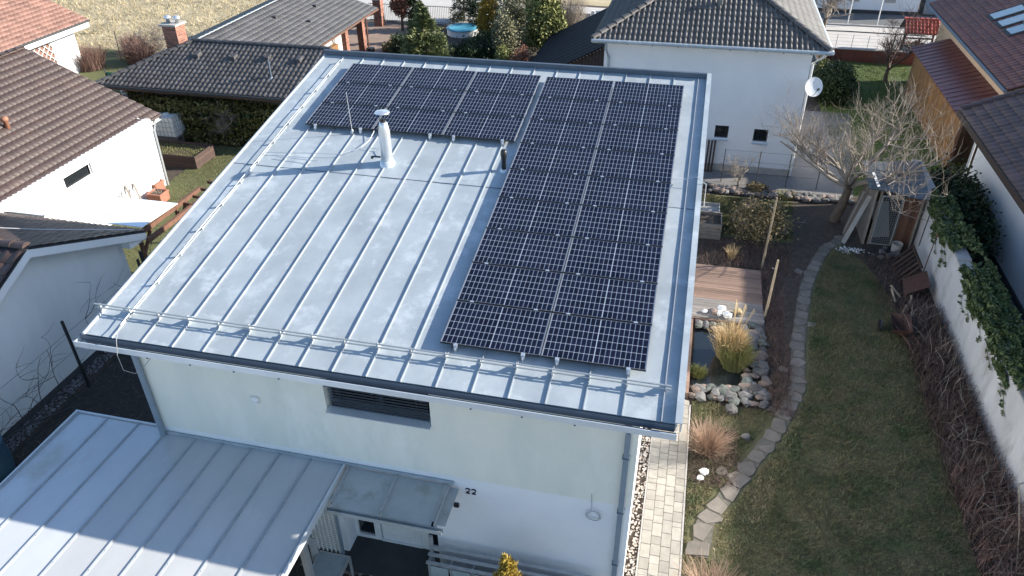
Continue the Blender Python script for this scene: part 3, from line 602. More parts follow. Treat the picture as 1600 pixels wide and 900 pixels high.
link('canopy_gutter', MB().box((4.55, -.56, 2.74), (6.84, -.55, 2.83)).box((4.55, -.55, 2.74), (6.84, -.47, 2.755)).box((4.55, -.48, 2.755), (6.84, -.47, 2.82)), 'poly_dirty', CN_)
link('canopy_edge', MB().box((6.66, -.46, 2.74), (6.69, .5, 2.88)), 'galv', CN_); link('canopy_edge', MB().box((6.69, -.4, 2.80), (6.86, .5, 2.812)), 'poly_dirty', CN_)
# mesh screen between carport and door
SC = thing('mesh_screen', (3.9, .6, 0), 'grey metal mesh screen with white slats beside the front door', 'screen')
q = MB()
for x in (3.38, 4.10): q.box((x-.02, .42, 0), (x+.02, .48, 2.2))
q.box((3.36, .42, 2.2), (4.12, .48, 2.25)); link('screen_frame', q, 'grey_blue_paint', SC)
for k in range(7): link('screen_slat', MB().box((3.42+k*.1, .435, .1), (3.435+k*.1, .465, 2.2)), 'white_thing', SC)
q = MB()
for k in range(26): q.box((3.40, .445, .12+k*.08), (4.08, .452, .127+k*.08))
link('screen_wires', q, 'galv', SC)
FP = thing('flat_bar_post', (3.9, -.1, 0), 'wide grey sheet metal post under the edge of the carport', 'post'); link('post', MB().prism([(3.80, -.25, 0), (3.93, -.17, 0), (3.93, -.17, 1.35), (3.80, -.25, 1.5)], (.03, -.03, 0)), 'galv', FP); link('foot_plate', MB().box((3.76, -.31, 0), (3.99, -.12, .04)), 'galv', FP)
BX = thing('bin_store', (4.2, -.55, 0), 'low box with a frosted lid and pale metal frame below the carport edge', 'bin store')
link('lid', MB().box((3.98, -1.05, .88), (4.58, -.16, .90)), 'frost', BX); q = MB()
for a in ((3.94, -1.05, 3.98, -.16), (4.58, -1.05, 4.62, -.16), (3.94, -.16, 4.62, -.12), (3.94, -1.09, 4.62, -1.05)): q.box((a[0], a[1], .85), (a[2], a[3], .915))
link('lid_frame', q, 'galv', BX)
for x, y in ((3.96, -1.07), (4.6, -1.07), (3.96, -.14), (4.6, -.14)): link('leg', MB().box((x-.02, y-.02, 0), (x+.02, y+.02, .85)), 'galv', BX)
q = MB()
for k in range(12): q.box((3.945, -1.03+k*.075, .1), (3.955, -1.0+k*.075, .85))
link('side_bars', q, 'galv', BX)
peb = MB(); mr = random.Random(9)
for k in range(160): peb.rock((mr.uniform(3.3, 5.1), mr.uniform(.05, .40), .03), mr.uniform(.025, .055), mr)
tag(link('gravel', peb, 'stone_warm'), 'loose cobbles in front of the dark door step', 'cobbles', kind='stuff')
link_step = tag(link('door_mat_slab', MB().box((4.75, -.62, 0), (6.0, -.02, .025)), 'black_metal'), 'dark door mat grating lying in front of the door step', 'door mat')
RL = thing('railing', (7.8, .1, 0), 'pale metal railing with frosted panes along the bottom of the front wall', 'railing')
for z, y in ((1.15, .30), (1.09, .16), (1.01, .02)): link('rail', MB().box((6.22, y-.035, z), (9.6, y+.035, z+.03)), 'galv', RL)
for k in range(8):
    x = 6.26+k*.46; link('rail_post', MB().box((x-.02, .03, .0), (x+.02, .29, 1.01)), 'galv', RL)
    if k < 7: link('rail_pane', MB().box((x+.04, -.0, .18), (x+.42, .012, .95)), 'frost', RL)
link('rail', MB().box((6.2, -.03, .10), (9.6, .0, .14)), 'galv', RL)
link('end_post', MB().box((6.20, .30, .3), (6.27, .36, 1.45)), 'galv', RL)
def shrub(name, label, cat, cen, rad, n, size, m, stemh=None, clumps=60, seed=0, group=None, box=False, stem_m='bark', shell=.55, extra=None):
    base = (cen[0], cen[1], 0); t = thing(name, base, label, cat, group); V, F = leaves(cen, rad, n, size, clumps, shell, seed, box)
    link('crown' if cat == 'tree' else 'foliage', MB().raw(V, F), m, t)
    q = MB(); rd = random.Random(seed); rad_ = rad if hasattr(rad, '__len__') else (rad,)*3
    if cat == 'tree': q.tube([(cen[0], cen[1], -.05), (cen[0]+.03, cen[1], cen[2]*.5), (cen[0], cen[1], cen[2]+rad_[2]*.5)], [.11, .08, .03], 7)
    for k in range(7 if cat != 'tree' else 12):
        a = rd.uniform(0, 6.28); z0 = 0 if cat != 'tree' else rd.uniform(.3, 1)*cen[2]; q.tube([(cen[0], cen[1], z0), (cen[0]+rad_[0]*.4*math.cos(a), cen[1]+rad_[1]*.4*math.sin(a), z0+(cen[2]-z0)*.6+.15), (cen[0]+rad_[0]*.8*math.cos(a), cen[1]+rad_[1]*.8*math.sin(a), z0+(cen[2]-z0)*.6+rad_[2]*.7)], [.025, .018, .008], 5)
    link('trunk' if cat == 'tree' else 'stem', q, stem_m, t); return t
def conifer(name, label, x, y, h, r, n, m, seed=0, group=None, size=.09, tiers=16, z0=.15, power=.8):
    """needle sprays on drooping whorls round a straight stem"""
    t = thing(name, (x, y, 0), label, 'tree', group); g = np.random.default_rng(seed+5)
    k = tiers*9; zz = z0+(h-z0)*(np.arange(k)/k)**1.05; an = g.uniform(0, 6.28, k); rr = r*((1-(zz-z0)/(h-z0))**power)*g.uniform(.7, 1.15, k)+.05
    i = g.integers(0, k, n); s = g.random(n)**.6; P = np.stack([x+np.cos(an[i])*rr[i]*s, y+np.sin(an[i])*rr[i]*s, zz[i]+.10*rr[i]*s*s-.12*s*rr[i]], 1)+g.normal(size=(n, 3))*(.02+.07*rr[i]*s)[:, None]
    d = np.stack([np.cos(an[i]), np.sin(an[i]), np.full(n, .35)], 1)+g.normal(size=(n, 3))*.45; d /= np.linalg.norm(d, axis=1)[:, None]; b_ = np.cross(d, g.normal(size=(n, 3))); b_ /= np.linalg.norm(b_, axis=1)[:, None]
    L = size*g.uniform(.6, 1.5, (n, 1)); V = np.stack([P-d*L*.4, P+b_*L*.22, P+d*L, P-b_*L*.22], 1).reshape(-1, 3)
    link('crown', MB().raw(V, np.arange(4*n).reshape(n, 4)), m, t); q = MB(); q.tube([(x, y, -.05), (x, y, h*.95)], [max(.03, r*.07), .01], 7)
    for j in range(0, k, 3): q.tube([(x, y, zz[j]), (x+math.cos(an[j])*rr[j]*.8, y+math.sin(an[j])*rr[j]*.8, zz[j]-.05*rr[j])], [.012, .004], 3, False)
    link('trunk', q, 'bark', t); return t
conifer('thuja', 'small yellow green thuja in front of the house at the bottom edge of the photo', 8.0, -.35, 2.15, .42, 9000, 'leaf_yellow', 3, size=.05, power=.7)
V, F = stems((6.2, -.6), .5, .5, .5, 260, .004, 5, z=0)
tag(link('dry_shrub', MB().raw(V, F), 'straw_green'), 'small leafless shrub in the dark bed below the front railing', 'shrub')

# ================================================================== LEFT NEIGHBOUR (brown tiles)
B = thing('neighbour_house', (-12, 8, 0), 'bungalow with shiny brown tiled roofs and white walls on the left edge', 'house')
sB = .43; cB = 1/math.sqrt(1+sB*sB)
bw = MB(); walls_x(bw, -11.2, -10.9, 7.2, 16.2, 0, 2.9, [(11.1, 2.15, 12.5, 2.62)]); link('side_wall', bw, 'wall_white', B)
wn = link('window', MB().box((-11.05, 11.1, 2.15), (-11.03, 12.5, 2.62)), 'glass_dark', B); link('window_frame', MB().box((-11.0, 11.1, 2.15), (-10.97, 11.15, 2.62)).box((-11.0, 12.45, 2.15), (-10.97, 12.5, 2.62)).box((-11, 11.15, 2.15), (-10.96, 12.45, 2.19)), 'white_paint', wn)
link('back_wall', MB().box((-22, 15.9, 0), (-11.2, 16.2, 2.9)).prism([(-22, 15.95, 2.9), (-11.2, 15.95, 2.9), (-16.6, 15.95, 5.0)], (0, .25, 0)), 'wall_white', B)
tile_roof(B, (-11.05, 8.3, 2.82), (0, 1, 0), (-cB, 0, sB*cB), [(0, 0), (8.6, 0), (8.6, 6.0), (-12, 6.0), (-12, 0)], .22, .355, .022, 'tile_brown', individual=300, base='felt', th=.035)
tile_roof(B, (-22.2, 8.3, 2.82), (0, -1, 0), (cB, 0, sB*cB), [(-8.6, 0), (0, 0), (0, 6.0), (-8.6, 6.0)], .6, .7, .03, 'tile_brown', individual=0)
ridge_caps(B, (-16.6, 6, 5.24), (-16.6, 16.9, 5.24), 'tile_brown')
link('fascia', MB().box((-11.08, 8.32, 2.62), (-11.05, 16.9, 2.80)), 'white_paint', B); link('soffit', MB().box((-11.2, 8.32, 2.60), (-10.9, 16.88, 2.62)).box((-11.08, 8.32, 2.6), (-10.9, 16.88, 2.619)), 'white_paint', B)
link('gutter', MB().tube([(-10.98, 8.35, 2.78), (-10.98, 16.95, 2.78)], .06, 8), 'tile_brown', B)
q = MB(); q.prism([(-11.1, 16.88, 2.62), (-16.6, 16.88, 5.0), (-16.6, 16.88, 5.18), (-11.1, 16.88, 2.80)], (0, .03, 0)); link('barge_board', q, 'white_paint', B)
q = MB(); q.tube([(-10.98, 16.6, 2.75), (-10.98, 16.45, 2.55), (-10.85, 16.2, 2.4), (-10.85, 16.1, 0)], .045, 8); link('downpipe', q, 'galv', B)
V_ = link('roof_vent', MB().lathe((-13.55, 12.1, 3.9), [(.10, -.15), (.08, .25), (.12, .27), (.14, .36), (.09, .42)], 12), 'leaf_rust', B, smooth=True)
# front wing with the gable wall facing the main house
RZ, RY = 4.44, 4.27; 
gw = MB(); gw.prism([(-6.25, .6, 0), (-6.25, 7.6, 0), (-6.25, 7.6, 2.8), (-6.25, RY, 4.25), (-6.25, .6, 2.68)], (.3, 0, 0)); link('gable_wall', gw, 'wall_white_old', B)
link('wing_wall', MB().box((-11, 7.3, 0), (-6.25, 7.598, 2.8)), 'wall_white_old', B); link('wing_wall', MB().box((-16, .6, 0), (-6.25, .9, 2.6)), 'wall_white_old', B)
link('plinth', MB().box((-5.95, .6, 0), (-5.93, 7.6, .22)), 'slab', B)
tile_roof(B, (-5.60, 8.3, 2.70), (-1, 0, 0), (0, -cB, sB*cB), [(0, 0), (5.5, 0), (10, 4.35), (0, 4.35)], .22, .355, .022, 'tile_brown', individual=250)
tile_roof(B, (-5.60, .2, 2.69), (-1, 0, 0), (0, cB, sB*cB), [(0, 0), (10, 0), (10, 4.4), (0, 4.4)], .33, .355, .045, 'tile_brown_dark', individual=100)
ridge_caps(B, (-5.6, RY, RZ+.03), (-14, RY, RZ+.03), 'tile_brown_dark', .13)
for y0, y1 in ((8.3, RY), (.2, RY)):
    q = MB(); z0 = 2.64; q.prism([(-5.60, y0, z0-.24), (-5.60, y1, RZ-.30), (-5.60, y1, RZ-.05), (-5.60, y0, z0)], (-.03, 0, 0)); link('barge_board', q, 'white_paint', B)
    q = MB(); q.prism([(-5.63, y0, z0-.06), (-5.63, y1, RZ-.12), (-6.0, y1, RZ-.12), (-6.0, y0, z0-.06)], (0, 0, .03)); link('soffit', q, 'white_paint', B)
link('eave_box', MB().prism([(-5.66, 7.6, 2.44), (-5.66, 8.28, 2.40), (-5.66, 8.28, 2.56), (-5.66, 7.6, 2.86)], (-.5, 0, 0)), 'white_paint', B)
link('roof_cable', MB().tube([(-5.62, 7.9, 2.95), (-7, 6.0, 3.85), (-8.2, 4.9, 4.4), (-10, 4.5, 4.6)], .012, 4), 'cable_light', B)
# terrace roof of white panels and brown timber frame
TR = thing('terrace_roof', (-8.5, 9.4, 0), 'terrace roof of bright white translucent panels on brown timber beside the brown tiled roof', 'canopy')
for a, b_ in ((-11.0, -9.42), (-9.38, -7.42), (-7.38, -5.8)):
    q = MB(); q.prism([(a, 8.45, 2.70), (b_, 8.45, 2.70), (b_, 10.3, 2.60), (a, 10.3, 2.60)], (0, 0, .02)); link('roof_sheet', q, 'white_poly', TR)
for x in (-9.4, -7.4): q = MB(); q.prism([(x-.02, 8.45, 2.70), (x+.02, 8.45, 2.70), (x+.02, 10.3, 2.60), (x-.02, 10.3, 2.60)], (0, 0, .028)); link('cover_strip', q, 'concrete', TR)
link('beam', MB().bar((-5.86, 8.3, 2.54), (-5.86, 11.6, 2.50), .1, .15), 'wood_brown', TR); link('beam', MB().bar((-5.5, 8.2, 2.42), (-5.5, 12.6, 2.38), .1, .15), 'wood_brown', TR)
for y in (8.45, 10.2): link('beam', MB().bar((-11, y, 2.5), (-5.8, y, 2.5), .08, .15), 'wood_brown', TR)
for y in (8.3, 10.25, 12.4): link('post', MB().box((-5.93, y-.05, 0), (-5.83, y+.05, 2.4)), 'wood_brown', TR); link('brace', MB().bar((-5.88, y, 1.8), (-5.88, y+.55, 2.42), .07, .09), 'wood_brown', TR)
for k in range(4): link('rafter', MB().bar((-5.95, 10.6+k*.55, 2.46), (-5.2, 10.6+k*.55, 2.42), .06, .1), 'wood_brown', TR)
WS = thing('wood_store', (-5.2, 8.9, 0), 'brown timber shelf with stacked firewood between the houses', 'wood store')
for k in range(4): link('shelf', MB().bar((-5.5, 7.7, .35+.42*k), (-5.0, 10.0, .35+.42*k), .5, .05), 'wood_brown', WS)
for y in (7.7, 8.9, 10.0): link('post', MB().box((-5.55, y-.04, 0), (-5.47, y+.04, 1.9)), 'wood_brown', WS)
mr = random.Random(2)
for k in range(34): y = mr.uniform(7.8, 9.9); z = .45+.42*mr.randrange(4); link('log', MB().tube([(-5.45, y, z), (-5.0, y+mr.uniform(-.05, .05), z)], mr.uniform(.05, .09), 7), mr.choice(['wood_pale', 'wood_brown', 'wood_grey']), WS)
tag(link('black_pipe', MB().tube([(-5.5, 7.75, 2.3), (-5.45, 7.7, 1.2), (-5.35, 7.5, .1)], .06, 8), 'black_metal'), 'black drain pipe at the corner of the shaded gable wall', 'pipe')
def board_box(name, label, cat, x0, y0, x1, y1, h, m, rows=3, th=.04, fill='earth', group=None):
    t = thing(name, ((x0+x1)/2, (y0+y1)/2, 0), label, cat, group); bh = h/rows
    for k in range(rows):
        z0, z1 = k*bh+.004, (k+1)*bh-.006
        link('plank', MB().box((x0, y0, z0), (x1, y0+th, z1)), m, t); link('plank', MB().box((x0, y1-th, z0), (x1, y1, z1)), m, t)
        link('plank', MB().box((x0+.002, y0+th, z0), (x0+th, y1-th, z1)), m, t); link('plank', MB().box((x1-th, y0+th, z0), (x1-.002, y1-th, z1)), m, t)
    link('soil', MB().box((x0+th, y0+th, 0), (x1-th, y1-th, h-.12)), fill, t); return t
board_box('raised_bed', 'long raised vegetable bed of dark brown planks on the sunlit lawn', 'raised bed', -14.3, 17.75, -10.5, 19.2, .6, 'wood_bed', 4)
V, F = blades(rect(-14.2, 17.85, -10.6, 19.1), 2600, .07, .012, .48, 3); tag(link('bed_plants', MB().raw(V, F), 'straw_green'), 'thin dry weeds growing in the raised vegetable bed', 'weeds', kind='stuff')
for i, (x, y, s, lb) in enumerate(((-11.0, 15.5, .5, 'square terracotta planter at the corner of the sunlit white wall'), (-10.3, 14.7, .62, 'larger terracotta trough in front of the square planter on the lawn'))):
    t = thing('planter', (x, y, 0), lb, 'planter', 'terracotta planters'); q = MB(); w_ = s/2; l_ = .28; h_ = .42
    for a in ((x-w_, y-l_, x+w_, y-l_+.04), (x-w_, y+l_-.04, x+w_, y+l_), (x-w_, y-l_+.04, x-w_+.04, y+l_-.04), (x+w_-.04, y-l_+.04, x+w_, y+l_-.04)): q.box((a[0], a[1], 0), (a[2], a[3], h_))
    for a in ((x-w_-.02, y-l_-.02, x+w_+.02, y-l_), (x-w_-.02, y+l_, x+w_+.02, y+l_+.02), (x-w_-.02, y-l_, x-w_, y+l_), (x+w_, y-l_, x+w_+.02, y+l_)): q.box((a[0], a[1], h_-.08), (a[2], a[3], h_))
    link('pot', q, 'terracotta', t); link('soil', MB().box((x-w_+.04, y-l_+.04, .1), (x+w_-.04, y+l_-.04, .34)), 'earth', t)
    V, F = stems((x, y), .2, .15, .25, 40, .006, 40+i, z=.33); link('dry_stems', MB().raw(V, F), 'twig', t)
q = thing('timber_lean', (-10.7, 14.0, 0), 'white and grey boards leaning on the sunlit white wall', 'boards')
for k in range(5): link('board', MB().bar((-10.55, 13.2+k*.22, 0), (-10.86, 13.3+k*.22, .9+.1*(k % 3)), .09, .02, (1, 0, 0)), 'white_thing' if k % 2 else 'wood_grey', q)
# IBC tank
IB = thing('water_tank', (-13.7, 20.7, 0), 'white plastic water tank in a wire cage on a timber pallet by the hedge', 'tank')
q = MB(); x0, y0, x1, y1 = -13.95, 19.75, -12.75, 20.75; q.box((x0+.03, y0+.03, .48), (x1-.03, y1-.03, 1.42)); q.lathe(((x0+x1)/2, (y0+y1)/2, 1.42), [(.13, 0), (.13, .05)], 14); link('bottle', q, 'plastic_tank', IB)
for k in range(7):
    x = x0+(x1-x0)*k/6; link('cage_bar', MB().box((x-.008, y0, .46), (x+.008, y0+.014, 1.44)), 'galv', IB); link('cage_bar', MB().box((x-.008, y1-.014, .46), (x+.008, y1, 1.44)), 'galv', IB)
    y = y0+(y1-y0)*k/6; link('cage_bar', MB().box((x1-.0, y-.008, .46), (x1+.014, y+.008, 1.44)), 'galv', IB); link('cage_bar', MB().box((x0-.014, y-.008, .46), (x0, y+.008, 1.44)), 'galv', IB)
for k in range(5):
    z = .5+.23*k; w_ = MB(); w_.box((x0-.016, y0-.016, z), (x1+.016, y0, z+.016)); w_.box((x1+.014, y0, z), (x1+.026, y1, z+.016)); link('cage_ring', w_, 'galv', IB)
for k in range(3): link('pallet_block', MB().box((x0, y0+.44*k, .06), (x1, y0+.1+.44*k, .42)), 'wood_grey', IB)
for k in range(6): link('pallet_board', MB().box((x0+.21*k, y0, .42), (x0+.21*k+.14, y1, .455)), 'wood_grey', IB)
V, F = leaves((-13.4, 20.6, 1.5), (.25, .2, .1), 200, .08, 0, seed=3); link('leaves', MB().raw(V, F), 'leaf_green', IB)
# hedge
HG = thing('hedge', (-12.2, 22.4, 0), 'dark olive evergreen hedge below the eave of the grey tiled house', 'hedge')
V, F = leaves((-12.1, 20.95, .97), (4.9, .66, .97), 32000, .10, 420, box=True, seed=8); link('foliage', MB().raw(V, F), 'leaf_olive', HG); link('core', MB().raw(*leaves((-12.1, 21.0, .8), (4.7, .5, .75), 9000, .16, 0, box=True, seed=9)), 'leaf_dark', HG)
def bare(name, label, x, y, th, r, sp, h, seed, cat='tree', m='twig', n0=6, depth=3, group=None, up=.3, kids=(5, 6, 5), tw=.006, lean=(0, 0), tm='bark', rise0=.35):
    t = thing(name, (x, y, 0), label, cat, group); a, b_ = branch_tree((x, y, 0), th, r, sp, h, seed, n0, depth, up, lean, tw, kids, rise0)
    link('trunk' if cat == 'tree' else 'stem', a, tm, t, smooth=True); link('crown' if cat == 'tree' else 'branches', b_, m, t, smooth=True); return t
bare('bare_shrub', 'leafless grey shrub in front of the dark hedge', -10.7, 20.6, .4, .05, 1.1, 2.1, 12, 'shrub', 'twig')
bare('bare_shrub', 'thin leafless sapling at the right end of the dark hedge', -9.0, 21.4, .3, .03, .6, 1.7, 13, 'shrub', 'twig', n0=4)
# gravel strip, vines, posts on the shaded side
peb = MB(); mr = random.Random(14)
for k in range(1500): peb.rock((mr.uniform(-5.92, -5.5), mr.uniform(-.5, 7.5), .02), mr.uniform(.018, .035), mr)
tag(link('gravel', peb, 'pebble_dark'), 'strip of dark gravel along the foot of the shaded gable wall', 'gravel', kind='stuff')
VF = thing('vine_trellis', (-5.3, 3.5, 0), 'black posts and wires carrying leafless vines along the shaded gable wall', 'trellis')
for y in (.9, 4.1, 7.3): link('post', MB().box((-5.30, y-.03, 0), (-5.24, y+.03, 2.3)), 'black_metal', VF)
for z in (.7, 1.3, 1.9): link('wire', MB().tube([(-5.27, -2, z), (-5.27, 7.3, z)], .006, 4), 'black_metal', VF)
link('brace', MB().tube([(-5.27, -.9, 1.0), (-5.27, 1.9, .55), (-5.1, 3.2, .05)], .025, 6), 'black_metal', VF)
mr = random.Random(5)
for i, y in enumerate((.2, 1.6, 2.6, 3.6, 4.9, 5.9, 6.8)):
    t = thing('vine', (-5.3, y, 0), ['leafless grape vine on the trellis, nearest the bottom left corner', 'leafless vine left of the long black post brace', 'twisted bare vine on the trellis wires, third from the left edge', 'bare vine just left of the standing black post', 'bare vine just right of the standing black post', 'leafless vine near the roof corner of the main house', 'last leafless vine of the trellis, beside the roof corner'][i], 'vine', 'vines on the trellis'); q = MB()
    def cane(p, d, L, r, lv):
        pts = [np.array(p)]; d = np.array(d, float)
        for s in range(7):
            d = d+np.array([mr.gauss(0, .08), mr.gauss(0, .25), mr.gauss(0, .2)]); d[0] *= .5; d /= np.linalg.norm(d); pts.append(pts[-1]+d*L/7)
        q.tube(pts, [r*(1-.09*s) for s in range(8)], 4, False)
        if lv < 2:
            for s in range(4 if lv == 0 else 3): cane(pts[mr.randrange(2, 8)], (0, mr.choice([-1, 1])*mr.uniform(.4, 1), mr.uniform(-.1, .6)), L*.55, r*.6, lv+1)
    cane((-5.3, y, 0), (0, 0, 1), 1.9, .018, 0); link('canes', q, 'twig_dark', t)
BR = thing('barrel', (-5.15, .85, 0), 'blue grey plastic rain barrel at the left edge of the photo', 'barrel'); link('body', MB().lathe((-5.2, .75, 0), [(.36, 0), (.42, .3), (.43, .6), (.40, .95), (.41, .98), (.41, 1.03)], 18), 'barrel_blue', BR, smooth=True); link('lid', MB().lathe((-5.2, .75, 1.03), [(.42, 0), (.42, .03), (.36, .06)], 18), 'barrel_blue', BR)
V, F = stems((0, 0), 0, .25, .10, 3500, .006, 21, box=(-5.3, -5, .3, 7.6)); tag(link('dead_grass', MB().raw(V, F), 'twig_brown'), 'dead grass and leaf litter on the dark soil between the two houses', 'grass', kind='stuff')
# ================================================================== ORANGE ROOFED HOUSE (far left)
A = thing('far_house', (-28, 24, 0), 'white house with a salmon orange tiled roof in the top left corner', 'house')
q = MB(); walls_x(q, -25.5, -25.2, 20, 29.0, 0, 2.75); link('side_wall', q, 'wall_white', A); link('back_wall', MB().box((-36, 28.7, 0), (-25.5, 29.0, 2.75)), 'wall_white', A)
tile_roof(A, (-24.25, 18, 2.88), (0, 1, 0), (-cB, 0, sB*cB), [(0, 0), (11.4, 0), (11.4, 8.5), (0, 8.5)], .30, .33, .03, 'tile_orange', individual=0)
link('fascia', MB().box((-24.30, 18, 2.52), (-24.26, 29.35, 2.80)), 'white_paint', A); link('soffit', MB().box((-25.2, 18, 2.50), (-24.26, 29.35, 2.519)), 'white_paint', A); link('gutter', MB().tube([(-24.2, 18, 2.84), (-24.2, 29.4, 2.84)], .06, 8), 'slab', A)
q = MB(); q.prism([(-24.3, 29.36, 2.55), (-32, 29.36, 5.87), (-32, 29.36, 6.1), (-24.3, 29.36, 2.80)], (0, .03, 0)); link('barge_board', q, 'white_paint', A)
link('flue', MB().tube([(-25.8, 22.6, 3.4), (-25.7, 22.6, 4.6)], .02, 5), 'cable_light', A)
LT = link('lattice', MB().box((-25.19, 24.0, .1), (-25.17, 27.1, 2.4)), 'tile_orange', A)
for k in range(16):
    q = MB(); y = 24.0+k*.4-3; z0 = .1
    a, b_ = (max(24.0, y), .1+max(0, 24.0-y)), (min(27.1, y+2.3), .1+min(2.3, 27.1-y))
    if a[0] < b_[0]: q.bar((-25.15, a[0], a[1]), (-25.15, b_[0], b_[1]), .03, .05, (1, 0, 0)); q.bar((-25.12, 51.1-a[0], a[1]), (-25.12, 51.1-b_[0], b_[1]), .03, .05, (1, 0, 0)); link('lattice_bar', q, 'white_thing', LT)
# ================================================================== GREY TILED HOUSE
Cn = thing('grey_roofed_house', (-12, 27, 0), 'bungalow with a hipped charcoal tiled roof, brick pillars and a brick chimney', 'house')
sC = .37; cC = 1/math.sqrt(1+sC*sC); EZ = 2.58; RZc = EZ+sC*3.35
link('front_wall', MB().box((-16.1, 22.4, 0), (-6.6, 22.7, 2.9)), 'concrete', Cn); link('side_wall', MB().box((-16.4, 21.3, 0), (-16.1, 36, 2.5)), 'wall_white', Cn); link('side_wall', MB().box((-10.6, 26.6, 0), (-10.3, 32.8, 2.5)), 'wall_white', Cn)
tile_roof(Cn, (-16.75, 20.3, EZ), (1, 0, 0), (0, cC, sC*cC), [(0, 0), (10.5, 0), (10.5, 3.57), (3.35, 3.57)], .245, .30, .055, 'tile_grey', individual=300)
tile_roof(Cn, (-16.75, 20.3, EZ), (0, 1, 0), (cC, 0, sC*cC), [(0, 0), (16, 0), (16, 3.57), (3.35, 3.57)], .30, .33, .04, 'tile_dark', individual=0)
tile_roof(Cn, (-6.25, 27.0, EZ), (-1, 0, 0), (0, -cC, sC*cC), [(0, 0), (3.1, 0), (7.1, 3.57), (0, 3.57)], .30, .33, .04, 'tile_dark', individual=0)
sC2 = (RZc-EZ)/4.25; cC2 = 1/math.sqrt(1+sC2*sC2)
tile_roof(Cn, (-9.1, 23.7, EZ), (0, 1, 0), (-cC2, 0, sC2*cC2), [(3.2, 0), (12.6, 0), (12.6, 4.44), (0, 4.44), (0, 4.35)], .30, .335, .022, 'tile_dark', individual=0, kind='flat')
ridge_caps(Cn, (-16.75, 20.3, EZ+.04), (-13.4, 23.65, RZc+.05), 'tile_dark', .13, .4); ridge_caps(Cn, (-13.4, 23.65, RZc+.05), (-6.25, 23.65, RZc+.05), 'tile_dark', .13, .4); ridge_caps(Cn, (-13.35, 23.7, RZc+.05), (-13.35, 36.2, RZc+.05), 'galv', .05, .4)
link('gutter', MB().tube([(-16.8, 20.24, EZ-.04), (-6.25, 20.24, EZ-.04)], .06, 8), 'slab', Cn); link('gutter', MB().tube([(-9.04, 27.1, EZ-.04), (-9.04, 36.2, EZ-.04)], .055, 8), 'wood_brown', Cn); link('soffit', MB().box((-10.3, 26.8, EZ-.14), (-9.1, 36.2, EZ-.12)), 'wood_pale', Cn); link('beam', MB().box((-10.4, 32.8, EZ-.35), (-9.95, 36.1, EZ-.141)), 'wood_brown', Cn)
link('fascia', MB().box((-16.7, 20.3, EZ-.2), (-6.25, 20.33, EZ-.045)), 'wood_dark', Cn); link('soffit', MB().box((-16.7, 20.33, EZ-.2), (-6.25, 22.39, EZ-.18)), 'wood_dark', Cn)
for (x, y) in ((-10.2, 33.4), (-10.2, 35.9)):
    P = link('brick_pillar', MB().box((x-.19, y-.19, 0), (x+.19, y+.19, 2.22)), 'mortar', Cn)
    q = MB()
    for r_ in range(24):
        z = .01+r_*.092
        for s in range(2):
            o_ = .1 if r_ % 2 else 0
            q.box((x-.20+s*.2+.004, y-.20, z), (x-.20+s*.2+.194, y-.188, z+.08)); q.box((x+.188, y-.20+s*.2+.004, z), (x+.20, y-.20+s*.2+.194, z+.08)); q.box((x-.20, y-.20+s*.2+.004, z), (x-.188, y-.20+s*.2+.194, z+.08))
    tag(link('brickwork', q, 'brick', P), kind='stuff')
link('downpipe', MB().tube([(-9.04, 36.1, 2.5), (-9.25, 36.1, 2.3), (-9.9, 36.15, 2.0), (-9.92, 36.15, 0)], .05, 7), 'wood_brown', Cn)
link('veranda_wall', MB().box((-10.3, 32.0, 0), (-10.1, 32.8, 2.2)), 'white_thing', Cn); link('planter_wall', MB().box((-10.2, 30.2, 0), (-9.9, 31.9, 1.6)), 'wood_orange', Cn)
CHb = link('brick_chimney', MB().box((-14.75, 23.35, 3.0), (-14.05, 24.05, 4.55)), 'mortar', Cn); q = MB()
for r_ in range(16):
    z = 3.02+r_*.095; o_ = (r_ % 2)*.12
    for s in range(-1, 3):
        a = max(-14.765, -14.765+s*.25+o_); b_ = min(-14.035, -14.765+s*.25+o_+.235)
        if b_-a > .04: q.box((a, 23.335, z), (b_, 23.348, z+.08))
        a = max(23.34, 23.34+s*.25+o_); b_ = min(24.06, 23.34+s*.25+o_+.235)
        if b_-a > .04: q.box((-14.048, a, z), (-14.032, b_, z+.08))
tag(link('brickwork', q, 'brick', CHb), kind='stuff'); link('chimney_slab', MB().box((-14.85, 23.25, 4.55), (-13.95, 24.15, 4.64)), 'concrete', CHb)
for dx in (-.15, .35): link('chimney_cowl', MB().lathe((-14.45+dx, 23.7, 4.64), [(.10, 0), (.09, .16), (.17, .18), (.18, .27), (.06, .34)], 12), 'alu', CHb, smooth=True)
link('flue', MB().tube([(-8.3, 21.5, 2.95), (-8.3, 21.5, 3.85)], .05, 8), 'zinc_dark', Cn); link('flue_collar', MB().lathe((-8.3, 21.5, 2.98), [(.16, 0), (.07, .1)], 10), 'galv', Cn)
for (x, y, z) in ((-12.6, 22.6, 3.45), (-10.7, 22.6, 3.45), (-9.0, 22.7, 3.5), (-7.4, 22.7, 3.5)): link('roof_vent', MB().prism([(x-.12, y-.2, z), (x+.12, y-.2, z), (x+.1, y-.2, z+.14), (x-.1, y-.2, z+.14)], (0, .35, .08)), 'tile_dark', Cn)
for (y, u) in ((30.6, 1.8), (33.0, 2.6), (29.5, 3.3), (33.6, 3.9)): x = -9.1-u*cC2; z = EZ+u*sC2*cC2; link('roof_vent', MB().box((x-.1, y-.1, z), (x+.12, y+.1, z+.13)), 'tile_dark', Cn)
tag(link('dark_pot', MB().lathe((-9.3, 35.0, 0), [(.16, 0), (.24, .3), (.26, .5), (.2, .52)], 12), 'black_metal'), 'dark tall pot standing beside the right brick pillar', 'pot')
